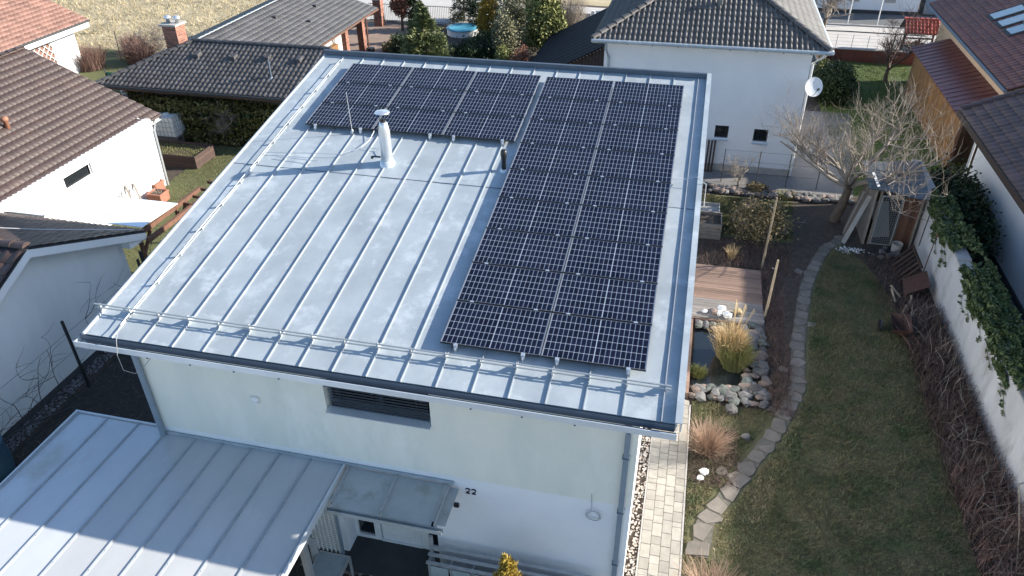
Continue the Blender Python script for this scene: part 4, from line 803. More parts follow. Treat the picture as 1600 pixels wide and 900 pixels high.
# meadow tufts and far garden
V, F = blades([(-60, 33), (-17.9, 33), (-17.9, 60), (-60, 62)], 36000, .24, .022, 0, 4, 1.3); tag(link('meadow_grass', MB().raw(V, F), 'blade_dry'), 'dry yellow meadow grass beyond the houses', 'grass', kind='stuff')
SH = [(-25.0, 29.3, 1.3, 1.3, 'twig_red', 'reddish bare bushes at the corner of the orange roofed house'), (-22.6, 31.0, 1.5, 1.3, 'twig_red', 'reddish brown bare bush by the meadow edge'), (-24.2, 32.5, 1.0, 1.2, 'twig_brown', 'dark brown thicket behind the reddish bushes'), (-20.3, 35.8, 1.0, .9, 'twig_brown', 'low dark thicket left of the brick chimney')]
for i, (x, y, r_, h_, m_, lb) in enumerate(SH):
    t = thing('bush', (x, y, 0), lb, 'bush', 'bare bushes at the meadow edge'); V, F = stems((x, y), r_*.6, r_*.7, h_*1.2, 900, .012, 60+i); link('stems', MB().raw(V, F), m_, t)
bare('bare_tree', 'small grey leafless fruit tree between the meadow and the grey roof', -21.3, 31.2, .7, .06, 1.3, 2.6, 22, 'tree', 'twig', tw=.01)
q = MB(); q.tube([(-24.2, 31.0, 0), (-24.1, 31.0, 1.8)], .03, 5); tag(link('fence_post', q, 'slab'), 'thin dark fence post in front of the small bare fruit tree', 'post')
NF = thing('net_fence', (-24, 27.5, 0), 'green windbreak net between the orange roofed house and the grey roof', 'fence'); link('net', MB().box((-22.4, 27.4, .0), (-20.6, 27.42, .55)), 'net_green', NF)
for x in (-22.4, -21.5, -20.6): link('post', MB().tube([(x, 27.38, 0), (x, 27.38, .8)], .03, 5), 'slab', NF)
for i, (x, y, r_, n_) in enumerate(((-30, 52.5, 2.6, 1500), (-36, 56, 3, 1500), (-24.5, 50.5, 2.0, 1200), (-41, 50, 2.0, 900), (-20.5, 49, 1.6, 900))):
    t = thing('bush', (x, y, 0), ['dark shrubs across the meadow above the brick chimney', 'dark shrubs at the far edge of the meadow, top left', 'brown shrub at the top edge of the meadow, nearest the charcoal ridge', 'low shrub at the meadow edge above the orange roof', 'brown tangle beside the meadow, touching the charcoal ridge'][i], 'bush', 'shrubs across the meadow'); V, F = leaves((x, y, .6), (r_*1.6, r_*.5, .8), n_, .16, 30, seed=70+i); link('foliage', MB().raw(V, F), 'leaf_dark' if i < 2 else 'twig_brown', t)
conifer('conifer', 'dark green conifer at the far end of the charcoal roof ridge', -15.5, 38.6, 4.2, 1.4, 7000, 'leaf_dark', 33, size=.16)
# ================================================================== GARDEN BEHIND (top centre)
q = thing('street_fence', (-3, 42.5, 0), 'black railing fence between the garden and the street', 'fence')
fb = MB().box((-.008, -.008, .1), (.008, .008, 1.35)); fbm = bpy.data.meshes.new('fence_bar'); fbm.from_pydata(fb.v, [], fb.f); fbm.materials.append(M['black_metal'])
for k in range(150): inst('fence_bar', fbm, q, (-12.4+k*.13, 42.5, 0))
for z in (.2, 1.28): link('fence_rail', MB().box((-12.4, 42.48, z), (7, 42.52, z+.03)), 'black_metal', q)
GP = thing('gate_pillar', (-11.4, 41.8, 0), 'brick gate pillar with a pale cap beside the black street fence', 'pillar'); link('core', MB().box((-11.68, 41.55, 0), (-11.14, 42.1, 1.75)), 'mortar', GP); q = MB()
for r_ in range(18):
    z = .01+r_*.096
    for s in range(2): q.box((-11.69+s*.28, 41.535, z), (-11.69+s*.28+.262, 41.548, z+.08)); q.box((-11.138, 41.55+s*.28, z), (-11.124, 41.55+s*.28+.262, z+.08))
tag(link('brickwork', q, 'brick', GP), kind='stuff'); link('cap', MB().box((-11.74, 41.49, 1.75), (-11.08, 42.16, 1.82)), 'concrete', GP)
for (x, y, h_, r_, n_, m_, sd_, lb) in ((-8.3, 40.9, 3.4, .65, 9000, 'leaf_dark', 41, 'slender dark green cypress beside the russet tree'), (-4.6, 31.8, 4.1, 1.9, 26000, 'leaf_spruce', 42, 'broad young spruce with sunlit yellow green boughs behind the roof edge'), (-5.9, 44.0, 3.6, 1.0, 8000, 'leaf_dark', 43, 'dark spruce behind the blue pool, left of two'), (-4.1, 42.6, 4.6, 1.3, 12000, 'leaf_dark', 44, 'tall dark spruce behind the right end of the blue pool'), (-2.9, 39.6, 3.9, .85, 14000, 'leaf_yellow', 45, 'golden yellow columnar thuja')):
    conifer('spruce' if m_ != 'leaf_yellow' else 'thuja', lb, x, y, h_, r_, n_, m_, sd_, size=.13 if m_ == 'leaf_spruce' else .10, power=.85 if r_ > 1 else .55, group='conifers in the back garden')
shrub('russet_tree', 'small russet leaved tree by the street fence', 'tree', (-9.4, 40.9, 1.9), (.75, .7, 1.0), 5000, .09, 'leaf_rust', clumps=60, seed=51)
shrub('round_shrub', 'small round yellow green shrub beside the brown paving', 'shrub', (-8.25, 35.4, .4), (.45, .45, .45), 2600, .07, 'leaf_beige', clumps=40, seed=52, group='garden shrubs')
shrub('round_shrub', 'green shrub beside the small yellow green round one', 'shrub', (-7.7, 36.3, .5), (.8, .7, .5), 3600, .08, 'leaf_green', clumps=50, seed=53, group='garden shrubs')
shrub('dark_shrub', 'dark green shrub at the left foot of the broad spruce', 'shrub', (-6.7, 35.2, .6), (1.1, 1.1, .8), 7000, .09, 'leaf_dark', clumps=60, seed=54, group='garden shrubs')
shrub('dark_shrub', 'wide dark green shrub between the broad spruce and the pale bush', 'shrub', (-2.2, 34.2, .8), (1.6, 1.6, .95), 12000, .09, 'leaf_dark', clumps=90, seed=55, group='garden shrubs')
shrub('green_shrub', 'mid green juniper above the wide dark shrub', 'shrub', (-1.9, 35.9, .8), (.9, .8, .8), 5000, .08, 'leaf_green', clumps=60, seed=56, group='garden shrubs')
shrub('pale_bush', 'tall grey green bush with pale twigs behind the roof edge', 'bush', (-.5, 34.2, 1.7), (.75, .9, 1.9), 8000, .08, 'leaf_pale', clumps=120, seed=57, shell=.3)
shrub('beige_shrub', 'light yellow green feathery shrub against the roof edge', 'shrub', (-.1, 32.3, .9), (.55, .6, 1.1), 5000, .07, 'leaf_light', clumps=70, seed=58, group='garden shrubs')
shrub('rust_shrub', 'rust brown conical shrub left of the dark shed roof', 'shrub', (.9, 32.2, .8), (.6, .6, 1.2), 5000, .07, 'leaf_rust', clumps=50, seed=59, group='garden shrubs')
shrub('broadleaf_tree', 'glossy yellow green broadleaf evergreen left of the dark shed roof', 'tree', (1.35, 36.6, 2.0), (1.25, 1.1, 2.0), 12000, .12, 'leaf_light', clumps=150, seed=60, shell=.35)
shrub('grey_bush', 'grey green leafless looking bush behind the tall pale bush', 'bush', (-1.2, 39.5, 1.6), (1.4, 1.0, 1.7), 9000, .08, 'leaf_pale', clumps=160, seed=62, shell=.2)
for i, (x, y, h_) in enumerate(((2.2, 40.5, 3.2), (.3, 40.8, 3.6))):
    t = thing('thicket', (x, y, 0), ['brown twiggy thicket beside the grey garden gate', 'brown twiggy thicket behind the broadleaf evergreen'][i], 'bush', 'brown thickets'); V, F = stems((x, y), .8, .8, h_, 1400, .010, 90+i); link('stems', MB().raw(V, F), 'twig', t)
PO = thing('garden_pool', (-5.2, 41.0, 0), 'round garden pool with a blue cover behind the broad spruce', 'pool'); link('pool_wall', MB().lathe((-5.1, 40.9, 0), [(1.05, 0), (1.05, .40)], 28), 'white_thing', PO); link('cover', MB().lathe((-5.1, 40.9, .40), [(1.1, 0), (1.08, .05), (.8, .06), (.2, .03)], 28), 'pool_blue', PO, smooth=True); link('ladder', MB().tube([(-3.95, 40.6, 0), (-4.05, 40.7, .7), (-4.3, 40.8, .5)], .025, 5), 'galv', PO)
for i, (x, y) in enumerate(((-8.0, 40.0), (-7.1, 40.3))): tag(link('white_boulder', MB().rock((x, y, .35), (.38, .34, .42)), 'white_thing'), ['white rounded garden boulder behind the broad spruce, left one', 'white rounded garden boulder behind the broad spruce, right one'][i], 'boulder', 'white boulders')
GT = thing('garden_gate', (3.1, 42.5, 0), 'grey vertical board gate between the hedge and the white house', 'gate')
for k in range(9): link('board', MB().box((2.0+k*.15, 42.1, .1), (2.0+k*.15+.135, 42.13, 1.4)), 'concrete', GT)
link('gate_post', MB().box((3.4, 42.05, 0), (3.62, 42.2, 1.6)), 'white_thing', GT)
for k in range(12): link('board', MB().box((3.7+k*.2, 42.1, .0), (3.7+k*.2+.19, 42.13, 1.3)), 'concrete', GT)
shrub('small_shrub', 'small dark shrub in front of the grey gate', 'shrub', (3.9, 41.3, .5), (.4, .4, .5), 1500, .08, 'leaf_dark', clumps=30, seed=63, group='garden shrubs')
ST = thing('street_house', (-1, 53.5, 0), 'house with a reddish brown tiled roof seen behind the golden thuja', 'house'); link('wall', MB().box((-6, 52.2, 0), (1.5, 54, 2.0)), 'wall_white', ST); tile_roof(ST, (-6.4, 51.5, 2.0), (1, 0, 0), (0, .85, .52), [(0, 0), (8.5, 0), (8.5, 3), (0, 3)], .3, .34, .04, 'tile_rose', individual=0)
# dark shed next to the white house
DS = thing('dark_shed', (4, 30, 0), 'low building with a near black sheet roof and black boards left of the white house', 'shed')
link('roof', MB().prism([(1.8, 26.5, 1.52), (6.5, 26.5, 4.0), (6.5, 35.8, 4.0), (1.8, 35.8, 1.52)], (.0, 0, .08)), 'dark_metal_roof', DS)
for k in range(12): y = 26.9+k*.75; link('roof_seam', MB().prism([(1.8, y, 1.605), (6.5, y, 4.085), (6.5, y+.02, 4.085), (1.8, y+.02, 1.605)], (0, 0, .008)), 'dark_metal_roof', DS)
for k in range(29):
    x = 2.1+k*.155; z = 1.5+(x-1.8)*.528
    link('board', MB().box((x, 26.8, 0), (x+.148, 26.83, z-.02)), 'twig_dark', DS)
link('wall', MB().box((2.1, 26.84, 0), (6.45, 35.5, 1.6)), 'felt', DS)
# ================================================================== WHITE HOUSE
Dn = thing('white_house', (10.7, 26.5, 0), 'two storey white house with a dark grey pyramid tiled roof behind the solar roof', 'house')
q = MB(); walls_y(q, 22.46, 22.76, 6.65, 14.76, 0, 5.35, [(11.5, 1.46, 12.06, 2.02), (13.08, 1.42, 13.66, 1.98)]); link('front_wall', q, 'wall_white', Dn)
link('side_wall', MB().box((6.65, 22.762, 0), (6.95, 30.6, 5.35)), 'wall_white', Dn); link('side_wall', MB().box((14.46, 22.762, 0), (14.76, 30.6, 5.35)), 'wall_white', Dn); link('back_wall', MB().box((6.952, 30.3, 0), (14.458, 30.6, 5.35)), 'wall_white', Dn)
for (a, z, b_, z2) in ((11.5, 1.46, 12.06, 2.02), (13.08, 1.42, 13.66, 1.98)):
    wi = link('window', MB().box((a+.04, 22.60, z+.04), (b_-.04, 22.62, z2-.04)), 'glass_dark', Dn); f = MB()
    f.box((a, 22.58, z), (a+.04, 22.66, z2)); f.box((b_-.04, 22.58, z), (b_, 22.66, z2)); f.box((a+.04, 22.58, z), (b_-.04, 22.66, z+.04)); f.box((a+.04, 22.58, z2-.04), (b_-.04, 22.66, z2)); link('window_frame', f, 'slab', wi); link('window_sill', MB().prism([(a-.03, 22.34, z-.09), (a-.03, 22.575, z-.03), (a-.03, 22.575, z-.002), (a-.03, 22.34, z-.06)], (b_-a+.06, 0, 0)), 'zinc_light', wi)
EX0, EX1, EY0, EY1 = 6.2, 15.32, 22.02, 31.1; sD = .50; cD = 1/math.sqrt(1+sD*sD); EZD = 5.42; half = (EX1-EX0)/2; LD = half/cD; apx = ((EX0+EX1)/2, (EY0+EY1)/2, EZD+half*sD)
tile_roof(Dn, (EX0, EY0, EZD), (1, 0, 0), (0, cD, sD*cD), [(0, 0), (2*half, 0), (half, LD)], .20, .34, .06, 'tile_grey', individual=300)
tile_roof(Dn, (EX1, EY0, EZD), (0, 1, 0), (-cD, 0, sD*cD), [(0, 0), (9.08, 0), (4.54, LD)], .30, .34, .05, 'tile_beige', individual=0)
tile_roof(Dn, (EX0, EY0, EZD), (0, 1, 0), (cD, 0, sD*cD), [(0, 0), (9.08, 0), (4.54, LD)], .30, .34, .035, 'tile_shade', individual=0)  # slope turned from the sun: its shade is put into darker tiles
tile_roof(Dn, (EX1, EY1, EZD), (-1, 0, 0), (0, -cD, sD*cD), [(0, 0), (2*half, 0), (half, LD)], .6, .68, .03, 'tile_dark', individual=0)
for cx, cy in ((EX0, EY0), (EX1, EY0), (EX0, EY1), (EX1, EY1)): ridge_caps(Dn, (cx, cy, EZD+.06), (apx[0], apx[1], apx[2]+.08), 'tile_grey', .13, .40)
link('gutter', MB().tube([(EX0-.05, EY0-.07, EZD-.03), (EX1+.05, EY0-.07, EZD-.03)], .075, 10), 'zinc', Dn); link('gutter', MB().tube([(EX1+.07, EY0-.05, EZD-.03), (EX1+.07, EY1, EZD-.03)], .075, 10), 'zinc_light', Dn)
link('soffit', MB().box((EX0, EY0, EZD-.14), (EX1, 22.455, EZD-.10)), 'white_paint', Dn); link('soffit', MB().box((14.765, 22.46, EZD-.14), (EX1, EY1, EZD-.10)), 'white_paint', Dn); link('soffit', MB().box((EX0, 22.46, EZD-.14), (6.645, EY1, EZD-.10)), 'white_paint', Dn)
for k in range(9): link('gutter_bracket', MB().box((6.6+k, EY0-.16, EZD-.12), (6.63+k, EY0, EZD-.08)), 'zinc_dark', Dn)
link('downpipe', MB().tube([(6.75, EY0-.05, EZD-.1), (6.75, EY0+.1, EZD-.4), (6.85, 22.38, EZD-.8), (6.85, 22.38, 0)], .055, 8), 'zinc', Dn); link('downpipe', MB().tube([(15.2, EY0-.02, EZD-.1), (15.05, EY0+.15, EZD-.3), (14.84, 22.5, EZD-.6), (14.84, 22.5, 0)], .05, 8), 'white_paint', Dn)
link('roof_vent', MB().lathe((11.05, 24.1, 6.4), [(.11, 0), (.10, .35), (.15, .37), (.15, .46), (.05, .5)], 12), 'galv', Dn, smooth=True)
link('plinth', MB().box((6.6, 22.40, 0), (14.8, 22.455, .3)), 'concrete', Dn)
SD_ = thing('satellite_dish', (15.15, 22.2, 3.6), 'round white satellite dish at the right corner of the white house', 'satellite dish')
q = MB(); ax_ = np.array([.25, -.9, .35]); ax_ /= np.linalg.norm(ax_); a1 = np.cross(ax_, (0, 0, 1)); a1 /= np.linalg.norm(a1); a2 = np.cross(a1, ax_); c0 = np.array([14.98, 22.1, 4.02]); V = []; nr_ = 5; ns = 24
for th_ in (0, .012):
    V.append(c0-ax_*th_)
    for i in range(1, nr_+1):
        for j in range(ns): r_ = .35*i/nr_; t_ = 2*math.pi*j/ns; V.append(c0+a1*r_*math.cos(t_)+a2*r_*1.08*math.sin(t_)+ax_*(.35*r_*r_-th_))
F = []
for s_, o_ in ((1, 0), (-1, 1+nr_*ns)):
    for j in range(ns):
        f = (o_, o_+1+j, o_+1+(j+1) % ns); F.append(f)
        for i in range(nr_-1): F.append((o_+1+i*ns+j, o_+1+(i+1)*ns+j, o_+1+(i+1)*ns+(j+1) % ns, o_+1+i*ns+(j+1) % ns))
q.add(V, F); link('dish', q, 'white_thing', SD_, smooth=True); link('feed_arm', MB().tube([c0-a2*.35, c0+ax_*.42-a2*.12], .014, 5), 'galv', SD_); link('receiver', MB().bar(c0+ax_*.40-a2*.12, c0+ax_*.52-a2*.10, .07, .07), 'slab', SD_); link('mount', MB().tube([c0-ax_*.02, c0-ax_*.1, (14.78, 22.5, 3.95)], .02, 6), 'galv', SD_)
# ================================================================== STREET SIDE (top right)
LW = thing('low_wall', (21, 39.8, 0), 'low dark red garden wall with a wire fence between the lawn and the street', 'wall')
for k in range(9): link('wall_block', MB().box((17.4+k*.7, 39.55, 0), (17.4+k*.7+.69, 39.8, .72)), 'metal_red', LW)
link('wall_cap', MB().box((17.35, 39.5, .72), (23.75, 39.85, .77)), 'concrete', LW)
for k in range(8): link('fence_post', MB().box((17.5+k*.88, 39.65, .77), (17.525+k*.88, 39.675, 1.55)), 'galv', LW)
for z in (.95, 1.15, 1.35, 1.52): link('fence_wire', MB().tube([(17.4, 39.67, z), (23.7, 39.67, z)], .005, 4), 'galv', LW)
q = thing('boundary_wall', (17.2, 38, 0), 'short greenish board wall and brown shrub bed at the right eave of the white house', 'wall'); link('panel', MB().box((16.9, 35.5, 0), (16.96, 40.4, 1.1)), 'corrugated', q); link('panel', MB().box((16.98, 37.2, 0), (17.3, 40.0, .7)), 'rust', q)
SB = thing('street_building', (20, 55, 0), 'long white rendered building across the street at the top right', 'building')
link('front_wall', MB().box((14, 51.6, 0), (25.3, 52, 5)), 'wall_white', SB); link('plinth', MB().box((14, 51.5, 0), (25.3, 51.598, .25)), 'slab', SB); link('side_wall', MB().box((25.0, 52.01, 0), (25.3, 60, 5)), 'wall_white', SB)
for k in range(2): link('wall_frame', MB().box((20.6+k*2.4, 51.55, .8), (21.3+k*2.4, 51.59, 2.2)), 'concrete', SB)
GR = thing('dark_garage', (27.4, 54, 0), 'dark building beside the white one across the street', 'garage'); link('front_wall', MB().box((25.5, 52.2, 0), (30, 52.5, 4)), 'slab', GR); link('door', MB().box((25.8, 52.15, 0), (28.6, 52.19, 2.4)), 'grey_blue_paint', GR)
sheet('curb_strip', [(16.2, 47.9), (30, 47.7), (30, 47.9), (16.2, 48.1)], .10, 'concrete', .1)  # raised pale concrete curb along the far pavement
for i, x in enumerate((20.3, 22.2)): t = thing('street_pole', (x, 48.4, 0), ['thin white pole on the far pavement, left one', 'thin white pole on the far pavement behind the bare tree'][i], 'pole', 'white poles on the pavement'); link('shaft', MB().tube([(x, 48.4, 0), (x, 48.4, 3.2)], .04, 6), 'white_thing', t)
link_c = tag(link('road_streak', MB().tube([(16.5, 46.6, .03), (18, 46.2, .03), (20, 46.3, .03), (24.8, 46.1, .03)], .05, 5), 'slab'), 'dark hose lying along the pale street', 'streak')  # thin dark tube laid along the road
link_c.name = 'streak'
WL = thing('well', (22.9, 40.3, 0), 'garden wishing well with a small bright red tiled roof', 'well')
link('well_ring', MB().lathe((22.95, 40.35, 0), [(.72, 0), (.70, .78), (.78, .80), (.78, .9), (.60, .9), (.58, .5)], 18), 'concrete', WL)
mr = random.Random(33)
for k in range(16): t_ = k*2*math.pi/16; link('rim_stone', MB().rock((22.95+.68*math.cos(t_), 40.35+.68*math.sin(t_), .93), (.15, .12, .08), mr), 'stone_warm', WL)
for x in (22.1, 23.8): link('post', MB().bar((x, 40.3, 0), (x+(.12 if x < 23 else -.1), 40.35, 1.95), .1, .1), 'wood_dark', WL)
link('axle', MB().tube([(22.15, 40.33, 1.35), (23.75, 40.33, 1.35)], .05, 8), 'wood_dark', WL); link('bucket', MB().lathe((22.95, 40.33, .95), [(.12, 0), (.15, .28), (.12, .28)], 10), 'wood_brown', WL)
tile_roof(WL, (22.0, 39.75, 1.75), (1, 0, 0), (0, .77, .64), [(0, 0), (1.95, 0), (1.95, 1.0), (0, 1.0)], .195, .25, .06, 'tile_bright_red', individual=60)
tile_roof(WL, (23.95, 41.3, 1.75), (-1, 0, 0), (0, -.77, .64), [(0, 0), (1.95, 0), (1.95, 1.0), (0, 1.0)], .195, .25, .06, 'tile_bright_red', individual=0)
ridge_caps(WL, (21.98, 40.52, 2.42), (23.97, 40.52, 2.42), 'tile_bright_red', .09, .28)
shrub('pot_shrub', 'little clipped shrub on the wall right of the well', 'shrub', (24.3, 40.6, 1.0), (.28, .28, .4), 700, .07, 'leaf_beige', clumps=20, seed=64)
bare('bare_tree', 'leafless tree with many fine twigs on the green lawn below the street', 20.8, 36.2, .7, .11, 1.7, 3.5, 71, 'tree', 'twig_brown', n0=7, depth=3, up=.5, tw=.008)
bare('bare_tree', 'pale leafless tree trunk at the ridge end of the white house by the street', 18.4, 45.5, 1.0, .16, 2.0, 4.2, 72, 'tree', 'twig', n0=7, up=.4, tw=.012)
q = shrub('clipped_bush', 'big rounded dark evergreen bush right of the white house', 'bush', (17.6, 32.6, .85), (.95, 1.3, 1.0), 15000, .08, 'leaf_dark', clumps=160, seed=65, shell=.7)
V, F = leaves((17.6, 32.6, .8), (.85, 1.2, .9), 5000, .14, 0, seed=66); link('inner_foliage', MB().raw(V, F), 'leaf_dark', q)
shrub('yellow_shrub', 'small yellow green shrub touching the eave of the white house', 'shrub', (17.3, 36.0, .6), (.6, .7, .6), 1800, .08, 'leaf_light', clumps=40, seed=67)
V, F = blades(rect(16.9, 21.1, 22.7, 39.5), 50000, .07, .012, 0, 9); tag(link('grass', MB().raw(V, F), 'blade_green'), 'short green grass of the neighbouring lawn behind the big bare tree', 'grass', kind='stuff')
# orange house + lean-to
E_ = thing('orange_house', (27, 31, 0), 'orange rendered house with a dark red tiled roof and skylights at the top right', 'house')
link('side_wall', MB().box((22.9, 23.9, 0), (23.2, 36.8, 4.0)), 'wall_orange', E_); link('front_wall', MB().box((23.21, 23.9, 0), (34, 24.2, 4.0)), 'wall_orange', E_)
sE = .42; cE = 1/math.sqrt(1+sE*sE)
tile_roof(E_, (22.25, 37.4, 3.98), (0, -1, 0), (cE, 0, sE*cE), [(0, 0), (14.0, 0), (14.0, 7), (0, 7)], .30, .34, .03, 'tile_red', individual=0, kind='flat')
link('gutter', MB().tube([(22.18, 37.4, 3.92), (22.18, 23.35, 3.92)], .07, 8), 'zinc_dark', E_); link('downpipe', MB().tube([(22.2, 23.5, 3.9), (22.45, 23.6, 3.7), (22.85, 23.75, 3.4), (22.85, 23.75, 0)], .05, 8), 'zinc_dark', E_); link('back_wall', MB().box((23.21, 36.5, 0), (34, 36.8, 4.0)), 'wall_orange', E_); link('barge_board', MB().prism([(22.25, 23.35, 3.75), (31, 23.35, 7.42), (31, 23.35, 7.6), (22.25, 23.35, 3.93)], (0, .04, 0)), 'wood_dark', E_); link('soffit', MB().box((22.25, 23.4, 3.80), (22.9, 37.3, 3.82)), 'wall_cream', E_)
EV = np.array([cE, 0, sE*cE]); EU = np.array([0, -1, 0]); EO = np.array([22.25, 37.4, 3.98]); EN = np.array([-sE*cE, 0, cE])
for i, (u, v) in enumerate(((5.0, 1.55), (6.3, 1.55), (7.6, 1.55))):
    f = MB(); f.frame_box(EO, EU, EV, EN, (u-.06, v-.1, 0), (u+.96, v+1.5, .09)); sk_ = link('skylight', f, 'slab', E_); link('skylight_pane', MB().frame_box(EO, EU, EV, EN, (u+.05, v+.05, .09), (u+.85, v+1.35, .10)), 'frost', sk_)
CE = link('chimney', MB().box((24.4, 29.3, 4.6), (24.85, 29.75, 6.6)), 'wall_orange', E_); link('chimney_flashing', MB().box((24.3, 29.2, 4.6), (24.95, 29.85, 5.08)), 'zinc_dark', CE)
LN = thing('lean_to', (22.1, 28.5, 0), 'lean to shed of orange brown boards with a dark red sheet roof', 'shed')
link('roof', MB().prism([(21.15, 24.4, 2.42), (22.89, 24.4, 2.95), (22.89, 34.3, 2.95), (21.15, 34.3, 2.42)], (0, 0, .05)), 'metal_red', LN)
for k in range(20): y = 24.45+k*.5; link('roof_seam', MB().prism([(21.15, y, 2.472), (22.89, y, 3.002), (22.89, y+.02, 3.002), (21.15, y+.02, 2.472)], (0, 0, .02)), 'metal_red', LN)
for k in range(50): y = 24.6+k*.19; link('board', MB().box((21.40, y, 0), (21.43, y+.18, 2.44)), 'wood_orange', LN)
for y in (24.6, 27.5, 30.5, 33.8): link('post', MB().box((21.44, y, 0), (21.54, y+.1, 2.45)), 'wood_brown', LN)
link('beam', MB().box((21.30, 24.4, 2.30), (21.38, 34.2, 2.41)), 'wood_brown', LN)
for k in range(9): link('back_board', MB().box((21.6+k*.14, 25.4, 0), (21.73+k*.14, 25.43, 2.4)), 'wood_dark', LN)
# right neighbour
F_ = thing('right_house', (25, 12, 0), 'white walled house with a rose brown tiled roof on the right edge', 'house')
link('side_wall', MB().box((21.3, -8, 0), (21.6, 21.6, 3.35)), 'wall_white', F_); link('end_wall', MB().box((21.61, 21.3, 0), (30, 21.6, 3.35)).prism([(21.61, 21.32, 3.35), (30, 21.32, 3.35), (25.6, 21.32, 5.2)], (0, .25, 0)), 'wall_white', F_)
sF = .43
tile_roof(F_, (20.50, 22.3, 3.42), (0, -1, 0), (cB, 0, sF*cB), [(0, 0), (30, 0), (30, 5.6), (0, 5.6)], .32, .36, .05, 'tile_rose', individual=200)
tile_roof(F_, (30.7, 22.3, 3.42), (0, 1, 0), (-cB, 0, sF*cB), [(-30, 0), (0, 0), (0, 5.6), (-30, 5.6)], .64, .72, .04, 'tile_rose', individual=0)
ridge_caps(F_, (25.6, 22.3, 5.66), (25.6, -7, 5.66), 'tile_rose', .14)
link('eave_board', MB().box((20.40, -8, 3.22), (20.47, 22.3, 3.44)), 'wood_dark', F_); link('soffit', MB().box((20.47, -8, 3.22), (21.295, 22.3, 3.25)), 'wood_dark', F_)
ridge_caps(F_, (20.5, 22.28, 3.52), (25.5, 22.28, 5.68), 'tile_rose', .10, .36)
q = MB(); q.prism([(20.5, 22.25, 3.2), (25.6, 22.25, 5.4), (25.6, 22.25, 5.6), (20.5, 22.25, 3.42)], (0, .04, 0)); link('barge_board', q, 'wood_dark', F_); link('downpipe', MB().tube([(20.6, 21.9, 3.3), (20.9, 21.75, 2.9), (21.2, 21.7, 2.4), (21.2, 21.7, 0)], .05, 8), 'white_paint', F_)
link('plinth', MB().box((21.22, -8, 0), (21.295, 21.6, .18)), 'slab', F_)
# garden wall
GW = thing('garden_wall', (18.9, 6, 0), 'long grey white rendered garden wall along the right side of the lawn', 'wall')
for k in range(7):
    y0 = -6+k*3.8; y1 = min(y0+3.795, 20.3); z = 1.82+.06*(k % 2)*0+.035*k
    link('wall_section', MB().box((18.75, y0, -.1), (19.02, y1, z)), 'garden_wall', GW); link('wall_cap', MB().box((18.71, y0, z), (19.10, y1, z+.06)), 'concrete', GW)
def ivy(lb, y0, y1, n, seed, zt=2.0, hang=.8, name='ivy'):
    t = thing(name, (19, (y0+y1)/2, 0), lb, 'ivy', 'ivy on the garden wall'); V1, F1 = leaves((19.0, (y0+y1)/2, zt+.12), (.42, (y1-y0)/2, .16), n, .10, int((y1-y0)*16), box=True, seed=seed); V2, F2 = leaves((18.68, (y0+y1)/2, zt-hang*.35), (.05, (y1-y0)*.42, hang*.45), n//4, .09, int((y1-y0)*5), box=True, seed=seed+1); V3, F3 = leaves((19.25, (y0+y1)/2, zt-.3), (.15, (y1-y0)/2, .5), n//2, .10, int((y1-y0)*10), box=True, seed=seed+2)
    link('foliage', MB().raw(V1, F1).raw(V2, F2).raw(V3, F3), 'leaf_ivy', t); q = MB(); mr = random.Random(seed)
    for k in range(int((y1-y0)*1.6)):
        y = mr.uniform(y0, y1); pts = [(18.9, y, zt+.05)]; z = zt
        for s in range(7): z -= mr.uniform(.02, .2); y += mr.uniform(-.35, .1); pts.append((18.725, y, z))
        q.tube(pts, [.012-.0012*s for s in range(8)], 4, False)
        for p in pts[2:]:
            V, F = leaves((18.70, p[1], p[2]), (.02, .12, .05), 9, .06, 0, seed=mr.randrange(9999)); q.raw(V, F)
    link('runners', q, 'leaf_ivy', t)
ivy('broad dark green ivy mound along the middle of the garden wall', 7.2, 12.2, 8500, 81, 2.05, .7)
ivy('dusty ivy hanging over the garden wall beside the shed', 13.5, 17.3, 4500, 84, 2.1, .5)
bare('creeper', 'sparse dry creeper stems on the garden wall near the bottom right corner', 18.55, 4.0, .3, .02, .5, 1.5, 87, 'creeper', 'twig_red', n0=4, depth=2)
WH = thing('wall_bracket', (18.7, 4.4, 1.4), 'thin metal bracket standing out from the garden wall near the bottom right corner', 'bracket'); link('rod', MB().tube([(18.5, 5.0, .9), (18.62, 4.55, 1.75), (18.74, 3.9, 1.2)], .018, 6), 'galv', WH); link('support', MB().tube([(18.2, 3.2, .1), (18.35, 4.0, .5), (18.5, 5.0, .9)], .014, 5), 'wood_pale', WH)
shrub('dark_evergreen', 'large black green bush between the garden wall and the right house', 'bush', (20.15, 18.4, 1.0), (1.0, 2.6, 1.15), 22000, .10, 'leaf_dark', clumps=220, seed=88, shell=.5)
V, F = leaves((20.2, 18.3, .9), (.85, 2.3, 1.0), 7000, .16, 0, seed=89); link('inner_foliage', MB().raw(V, F), 'leaf_dark', bpy.data.objects['dark_evergreen'])
